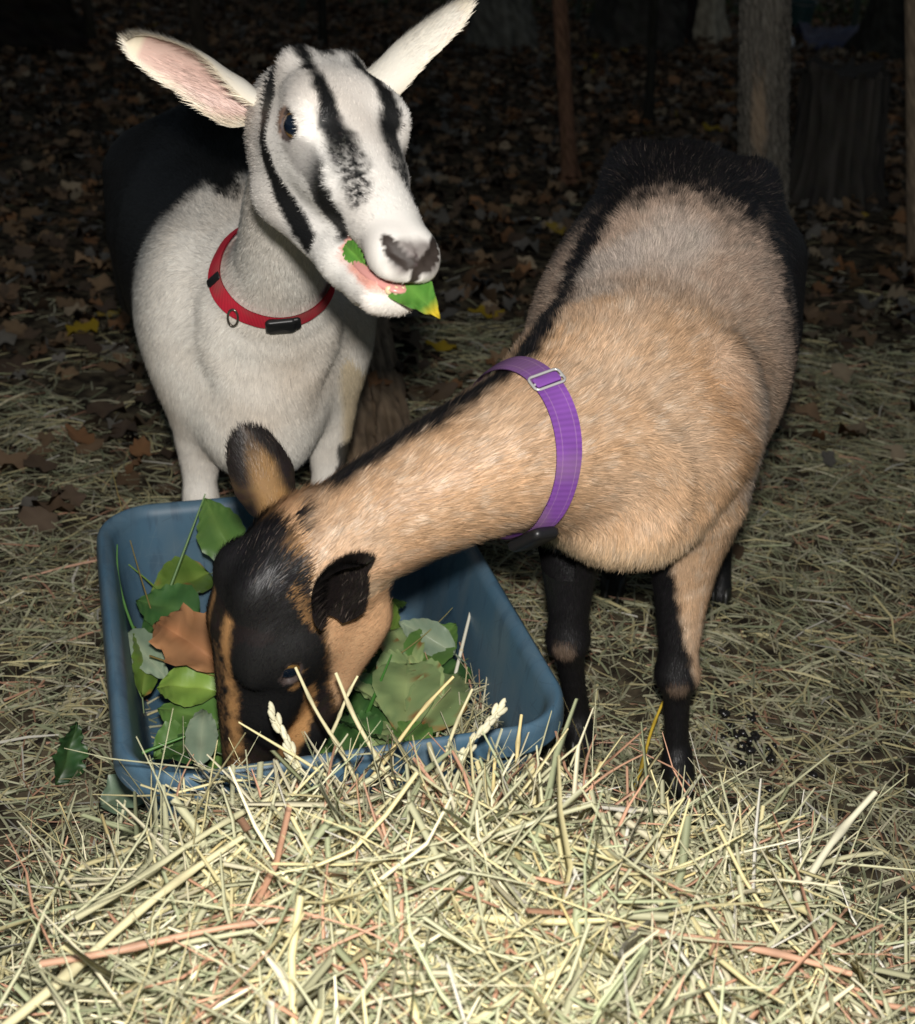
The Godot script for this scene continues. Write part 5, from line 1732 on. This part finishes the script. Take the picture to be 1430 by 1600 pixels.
func mouth(g: Goat, root: Node3D) -> void:
	var wet := mat("wet_mouth", Color.WHITE, 0.22, 0.5)
	var mb := MB.new()
	mb.ball(g.w(0, -0.0985, 0.198) - root.position, g.H * Basis(Vector3.RIGHT, 0.06).scaled(Vector3(0.0215, 0.0075, 0.050) * g.s), Color(0.55, 0.26, 0.23), 12, 20)
	put("tongue", mb.fix().mesh(wet), root)
	for k in 4:
		var tb := MB.new()
		tb.ball(g.w((k - 1.5) * 0.0052, -0.0985 - 0.0006 * absf(k - 1.5), 0.2440 - absf(k - 1.5) * 0.0016) - root.position, g.H.scaled(Vector3(0.0030, 0.0036, 0.002) * g.s), Color(0.62, 0.52, 0.32), 6, 8)
		put("tooth", tb.fix().mesh(wet), root)
	# the leaf it is chewing
	var lm := mat("chewed_leaf", Color.WHITE, 0.4, 0.5)
	lm.backlight_enabled = true
	lm.backlight = Color(0.2, 0.3, 0.08)
	var p0 := g.w(0.000, -0.0915, 0.205)
	var tip := Vector3(-0.025, 0.777, -1.113)
	var lb := MB.new()
	leaf(lb, Vector3.ZERO, tip - p0, Vector3(0.05, 0.55, 0.85), 0.044, Color(0.065, 0.19, 0.030), Color(0.12, 0.22, 0.07), 0.15, 0.15, 0.0, 0.3, 4.0)
	for k in lb.v.size():
		var d := (lb.v[k] - (tip - p0)).length()
		lb.c[k] = lb.c[k].lerp(Color(0.45, 0.33, 0.02), sstep(0.022, 0.006, d))
	var pb := g.w(-0.0215, -0.0905, 0.178)
	var cb := MB.new()
	leaf(cb, Vector3.ZERO, g.w(-0.0150, -0.0945, 0.212) - pb, -g.H.x + g.H.y * 0.4, 0.020, Color(0.075, 0.20, 0.030), Color(0.12, 0.22, 0.07), 0.1, 0.2, 0.0, 0.0, 6.0)
	tag(put("leaf", cb.fix().mesh(lm), null, Transform3D(Basis(), pb)), "scrap of green leaf between the lips of the white-faced goat", "leaf")
	tag(put("leaf", lb.fix().mesh(lm), null, Transform3D(Basis(), p0)), "green leaf with yellow tip hanging from the white-faced goat's mouth", "leaf")

func collars(a: Goat, ra: Node3D, b: Goat, rb: Node3D) -> void:
	var web := mat("webbing", Color.WHITE, 0.85, 0.25)
	var black := mat("black_plastic", Color(0.012, 0.012, 0.013), 0.4, 0.5, false)
	var steel := mat("worn_steel", Color(0.32, 0.28, 0.24), 0.3, 0.5, false)
	steel.metallic = 0.9
	var chrome := mat("bright_steel", Color(0.62, 0.61, 0.59), 0.22, 0.8, false)
	chrome.metallic = 0.35
	# red collar
	var c := collar(a, ra, Vector3(-0.258, 0.620, -1.688), Vector3(0.10, 0.66, 0.74), Vector3(0.0, 0.98, 0.20), 0.032, 0.0075, web, "collar", Color(0, 0, 0, 0), Color(0.60, 0.030, 0.055))
	var f := strap_frame(c, Vector3(-0.243, 0.548, -1.600))
	f.origin -= ra.position
	put("buckle", slab([[0.019, 0.0115, -0.001], [0.021, 0.0135, 0.002], [0.021, 0.0135, 0.006], [0.018, 0.011, 0.0085]], 0.006, Color.WHITE).fix().mesh(black), c.node, f)
	f = strap_frame(c, Vector3(-0.222, 0.553, -1.600))
	f.origin -= ra.position
	put("buckle", slab([[0.012, 0.0105, -0.001], [0.014, 0.0125, 0.002], [0.014, 0.0125, 0.005], [0.012, 0.010, 0.007]], 0.005, Color.WHITE).fix().mesh(black), c.node, f)
	f = strap_frame(c, Vector3(-0.325, 0.575, -1.625))
	f.origin -= ra.position
	var dring := []
	for k in 16:
		var an := TAU * k / 16.0
		dring.push_back(Vector3(cos(an) * 0.0075, sin(an) * 0.017 - 0.010, 0.0055 + 0.003 * sin(an)))
	put("ring", loop_wire(dring, 0.0017, steel), c.node, f)
	f = strap_frame(c, Vector3(-0.345, 0.61, -1.68))
	f.origin -= ra.position
	put("slide", slab([[0.005, 0.013, -0.001], [0.006, 0.0145, 0.002], [0.005, 0.0135, 0.004]], 0.003, Color.WHITE).fix().mesh(black), c.node, f)
	# purple collar
	var d := collar(b, rb, Vector3(0.056, 0.572, -1.293), Vector3(0.80, -0.16, -0.58), Vector3(0.80, -0.16, -0.58), 0.029, 0.0075, web, "collar", Color(0.50, 0.32, 0.42, 1), Color(0.20, 0.070, 0.32))
	f = strap_frame(d, Vector3(0.060, 0.655, -1.255))
	f.origin -= rb.position
	var ring := []
	for p in rounded(0.010, 0.0185, 0.005, 0.0045): ring.push_back(p)
	put("slide", loop_wire(ring, 0.0016, chrome), d.node, f)
	var bar := MB.new()
	bar.tube([Vector3(0.001, -0.0185, 0.004), Vector3(0.001, 0.0185, 0.004)], [0.0015, 0.0015], 8, [Color.WHITE, Color.WHITE])
	put("slide_bar", bar.mesh(chrome), d.node, f)
	var keep := MB.new()
	keep = slab([[0.0055, 0.0145, 0.0015], [0.0065, 0.0150, 0.0045], [0.0055, 0.0145, 0.0060]], 0.002, Color(0.215, 0.075, 0.34))
	put("strap_loop", keep.fix().mesh(web), d.node, f)
	f = strap_frame(d, Vector3(0.075, 0.482, -1.215))
	f.origin -= rb.position
	put("buckle", slab([[0.026, 0.0145, -0.001], [0.029, 0.0175, 0.002], [0.029, 0.0175, 0.008], [0.025, 0.0145, 0.012]], 0.007, Color.WHITE).fix().mesh(black), d.node, f)

# flat blade of hay: cheap, for the ground
func blade(mb: MB, p: Vector3, dir: Vector3, len: float, w: float, col: Color, roll: float, bend: Vector3) -> void:
	var s := dir.cross(UPV).normalized()
	var u := s.cross(dir)
	var side := s * cos(roll) + u * sin(roll)
	var nor := u * cos(roll) - s * sin(roll)
	var turned := nor.y < 0.0
	if turned: nor = -nor
	var i0 := mb.v.size()
	var a := p - dir * len * 0.5
	var b := p + dir * len * 0.5
	var m := p + bend * len
	mb.vert(a - side * w * 0.5, nor, col); mb.vert(a + side * w * 0.5, nor, col)
	mb.vert(m - side * w * 0.5, nor, col * 1.06); mb.vert(m + side * w * 0.5, nor, col * 0.94)
	mb.vert(b - side * w * 0.3, nor, col); mb.vert(b + side * w * 0.3, nor, col)
	if turned:
		mb.quad(i0, i0 + 1, i0 + 3, i0 + 2)
		mb.quad(i0 + 2, i0 + 3, i0 + 5, i0 + 4)
	else:
		mb.quad(i0, i0 + 2, i0 + 3, i0 + 1)
		mb.quad(i0 + 2, i0 + 4, i0 + 5, i0 + 3)

# a bent, slightly crushed stalk or blade of five rings
func wisp(mb: MB, p: Vector3, dir: Vector3, len: float, w: float, thick: float, col: Color) -> void:
	var side := dir.cross(UPV).normalized()
	var up := side.cross(dir).normalized()
	var roll := rng.randfn() * 0.6
	var s2 := side * cos(roll) + up * sin(roll)
	var u2 := up * cos(roll) - side * sin(roll)
	var d := dir
	var c := p - dir * len * 0.5
	var bend := (side * rng.randfn() + up * rng.randfn() * 0.5) * 0.5
	var kink := rng.randi() % 7
	var first := mb.v.size()
	var half := w * 0.5
	for k in 5:
		var ww := half * (1.0 if k < 3 else (0.85 if k == 3 else 0.45))
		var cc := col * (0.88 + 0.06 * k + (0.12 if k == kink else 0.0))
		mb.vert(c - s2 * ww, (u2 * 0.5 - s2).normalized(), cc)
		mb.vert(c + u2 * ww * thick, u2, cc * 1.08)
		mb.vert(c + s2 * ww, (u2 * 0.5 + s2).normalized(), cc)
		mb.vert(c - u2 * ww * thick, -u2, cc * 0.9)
		d = (d + bend * 0.5 + (s2 * rng.randfn() * 0.18)).normalized()
		if k == kink: d = (d + side * rng.randfn() * 0.6 + up * rng.randfn() * 0.25).normalized()
		c += d * len * 0.25
	for k in 4:
		for j in 4:
			var a := first + k * 4 + j
			var b := first + k * 4 + (j + 1) % 4
			mb.quad(a, a + 4, b + 4, b)

func stalk_mesh(len: float, r: float, col: Color, bend: float, kink: float, m: Material, flat := 1.0) -> ArrayMesh:
	# one stalk along x with a joint and a crushed bend
	var mb := MB.new()
	var pts := []; var rr := []; var cc := []
	for k in 13:
		var t := k / 12.0
		var x := (t - 0.5) * len
		var y := bend * len * (0.25 - (t - 0.5) * (t - 0.5)) * 4.0
		if t > 0.62: y += (t - 0.62) * kink * len
		var node := 1.45 if k == 4 or k == 9 else 1.0
		pts.push_back(Vector3(x, y, 0.01 * len * sin(t * 7.0)))
		rr.push_back(r * node * (1.0 - 0.35 * t) * (0.9 + 0.2 * noise.get_noise_1d(k * 20.0 + len * 900.0)))
		var c := col * (0.86 + 0.28 * t)
		if node > 1.2: c = c * 0.7
		cc.push_back(c)
	mb.tube(pts, rr, 7, cc)
	for k in mb.v.size(): mb.v[k].z = mb.v[k].z * flat
	return mb.fix().mesh(m)

func hay() -> void:
	var straw_m := mat("hay", Color.WHITE, 0.55, 0.45)
	# the heap in front
	var root := base("hay_heap", Vector3(0.03, 0, -0.66))
	tag(root, "loose heap of pale dry hay in front of the tub", "hay heap")
	var core := MB.new()
	var n := 40
	for a in n + 1:
		for b in n + 1:
			var x := 0.03 + (a / float(n) * 2.0 - 1.0) * 0.56 - 0.01
			var z := -0.61 + (b / float(n) * 2.0 - 1.0) * 0.51
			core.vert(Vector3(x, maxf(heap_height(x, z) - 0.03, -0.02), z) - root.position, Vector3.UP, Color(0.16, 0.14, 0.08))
	for a in n:
		for b in n:
			var k := a * (n + 1) + b
			core.quad(k, k + n + 1, k + n + 2, k + 1)
	core.smooth()
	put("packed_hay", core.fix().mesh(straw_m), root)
	var mb := MB.new()
	for k in 22000:
		var x := 0.02 + rng.randf_range(-1, 1) * 0.57
		var z := -0.61 + rng.randf_range(-1, 0.3) * 0.51
		var h := heap_height(x, z)
		if h <= 0.0: continue
		var an := rng.randf() * TAU
		var e := 0.02
		var nx := heap_height(x + e, z) - heap_height(x - e, z)
		var nz := heap_height(x, z + e) - heap_height(x, z - e)
		var nor := Vector3(-nx, 2 * e, -nz).normalized()
		var dir := Vector3(cos(an), 0, sin(an))
		dir = (dir - nor * dir.dot(nor) + nor * rng.randfn(0.0, 0.22)).normalized()
		var kind := rng.randf()
		var at := Vector3(x, h + rng.randf_range(-0.035, 0.008), z) - root.position
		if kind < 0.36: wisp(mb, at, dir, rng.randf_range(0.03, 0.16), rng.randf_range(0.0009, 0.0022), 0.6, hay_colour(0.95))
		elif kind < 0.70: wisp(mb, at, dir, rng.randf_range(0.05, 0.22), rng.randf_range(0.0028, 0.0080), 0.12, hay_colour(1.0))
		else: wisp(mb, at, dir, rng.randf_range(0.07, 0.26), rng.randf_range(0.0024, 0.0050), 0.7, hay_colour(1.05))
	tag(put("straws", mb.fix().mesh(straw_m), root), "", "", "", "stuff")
	# the stalks that stand out, one by one
	var cols := [Color(0.66, 0.60, 0.36), Color(0.56, 0.53, 0.33), Color(0.72, 0.68, 0.50), Color(0.58, 0.34, 0.22), Color(0.50, 0.51, 0.34), Color(0.68, 0.55, 0.26)]
	var kinds := []
	for k in 24:
		kinds.push_back(stalk_mesh(rng.randf_range(0.08, 0.22), rng.randf_range(0.0010, 0.0021), cols[k % 6], rng.randf_range(-0.10, 0.16), rng.randf_range(-0.9, 0.9), straw_m, rng.randf_range(0.8, 1.8)))
	for k in 230:
		var x := 0.02 + rng.randf_range(-1, 1) * 0.47
		var z := -0.66 + rng.randf_range(-1, 0.55) * 0.40
		var h := heap_height(x, z)
		var tilt := rng.randfn(0.0, 0.16)
		if k < 60:
			# along the far crest, sticking up
			x = 0.0 + rng.randf_range(-1, 1) * 0.40
			z = -1.02 + rng.randf_range(-0.05, 0.05) + absf(x) * 0.12
			h = heap_height(x, z)
			tilt = rng.randf_range(-0.3, 0.45)
		var bas := Basis(UPV, rng.randf() * TAU) * Basis(Vector3(0, 0, 1), tilt) * Basis(Vector3.RIGHT, rng.randf_range(-0.7, 0.7))
		put("hay_stalk", kinds[rng.randi() % 24], root, Transform3D(bas, Vector3(x, h + 0.004 + absf(tilt) * 0.03, z) - root.position))
	# a few that can be told apart: [from, to, radius, colour]
	for q in [
		[Vector3(-0.085, 0.30, -1.02), Vector3(-0.165, 0.375, -1.12), 0.0024, 0], [Vector3(-0.045, 0.30, -1.00), Vector3(-0.120, 0.385, -1.10), 0.0026, 0], [Vector3(-0.120, 0.33, -1.07), Vector3(-0.095, 0.385, -1.10), 0.0020, 0],
		[Vector3(-0.090, 0.29, -1.02), Vector3(0.005, 0.375, -1.12), 0.0024, 5], [Vector3(-0.02, 0.28, -1.00), Vector3(0.025, 0.36, -1.12), 0.0020, 0], [Vector3(0.075, 0.27, -1.00), Vector3(0.078, 0.345, -1.10), 0.0025, 5],
		[Vector3(0.29, 0.25, -0.86), Vector3(0.435, 0.33, -1.02), 0.0042, 2], [Vector3(0.28, 0.20, -0.98), Vector3(0.40, 0.265, -0.96), 0.0026, 0], [Vector3(0.16, 0.34, -0.80), Vector3(0.175, 0.27, -1.04), 0.0026, 2],
		[Vector3(-0.355, 0.325, -0.66), Vector3(-0.185, 0.335, -0.90), 0.0046, 0], [Vector3(-0.31, 0.33, -0.80), Vector3(-0.16, 0.33, -0.97), 0.0036, 1], [Vector3(0.10, 0.345, -0.82), Vector3(0.36, 0.31, -0.80), 0.0040, 3],
		[Vector3(-0.05, 0.352, -0.62), Vector3(0.12, 0.352, -0.76), 0.0050, 0], [Vector3(-0.32, 0.34, -0.74), Vector3(-0.10, 0.345, -0.80), 0.0034, 3], [Vector3(0.05, 0.35, -0.74), Vector3(0.32, 0.335, -0.66), 0.0038, 0]]:
		var d: Vector3 = q[1] - q[0]
		var bx := d.normalized()
		var bz := bx.cross(UPV).normalized()
		put("hay_stalk", stalk_mesh(d.length(), q[2], cols[q[3]], 0.02, 0.05, straw_m, 1.2), root, Transform3D(Basis(bx, bz.cross(bx), bz), (q[0] + q[1]) * 0.5 - root.position))
	# grass seed heads at the crest
	for q in [[Vector3(-0.02, 0.28, -1.02), Vector3(0.062, 0.355, -1.11)], [Vector3(-0.13, 0.27, -1.03), Vector3(-0.185, 0.345, -1.085)]]:
		var sb := MB.new()
		var d: Vector3 = q[1] - q[0]
		sb.tube([Vector3.ZERO, d * 0.5 + Vector3(0, 0.004, 0), d], [0.0016, 0.0013, 0.0008], 6, [cols[0], cols[0], cols[2]])
		for k in 22:
			var t := 0.42 + 0.6 * k / 22.0
			var side := Vector3(rng.randfn(), rng.randfn(), rng.randfn()).normalized() * 0.0045
			var bx := (d.normalized() + side * 60.0).normalized()
			var bz := bx.cross(UPV).normalized()
			sb.ball(d * t + side, Basis(bx * 0.0075, bz.cross(bx) * 0.0030, bz * 0.0030), Color(0.72, 0.68, 0.48) * rng.randf_range(0.85, 1.1), 6, 8)
		put("seed_head", sb.fix().mesh(straw_m), root, Transform3D(Basis(), q[0] - root.position))
	# hay trodden over the ground
	var gb := MB.new()
	for k in 160000:
		var x := rng.randf_range(-2.1, 2.3)
		var z := rng.randf_range(-4.6, -0.9)
		if in_tub(Vector3(x, 0, z), -0.045): continue
		var dd := -z + noise.get_noise_2d(x * 4.0, z * 4.0) * 1.2 - x * 0.12
		if rng.randf() > 1.0 - sstep(2.2, 3.6, dd) * 0.985: continue
		var clump := noise2.get_noise_2d(x * 7.0, z * 7.0)
		if clump < -0.15 and rng.randf() < 0.55: continue
		var an := rng.randf() * TAU + clump
		var dir := Vector3(cos(an), rng.randfn(0.0, 0.09), sin(an)).normalized()
		var big := rng.randf() < 0.05
		blade(gb, Vector3(x, rng.randf_range(0.003, 0.020 + 0.018 * maxf(clump, 0.0)), z), dir, rng.randf_range(0.02, 0.095) * (1.7 if big else 1.0), rng.randf_range(0.0012, 0.0036) * (1.5 if big else 1.0), hay_colour(0.95 if big else 0.74), rng.randfn() * 0.7, Vector3(rng.randfn(), rng.randf_range(0, 0.6), rng.randfn()) * 0.06)
	tag(put("hay_litter", gb.mesh(straw_m)), "", "", "", "stuff")
	var stalk := stalk_mesh(0.15, 0.0030, Color(0.62, 0.42, 0.04), 0.03, 0.0, straw_m)
	var d2 := (Vector3(0.306, 0.085, -1.49) - Vector3(0.263, 0.004, -1.388)).normalized()
	var bz2 := d2.cross(UPV).normalized()
	tag(put("straw", stalk, null, Transform3D(Basis(d2, bz2.cross(d2), bz2), Vector3(0.284, 0.045, -1.44))), "bright yellow stalk leaning by the tan goat's front hoof", "straw")
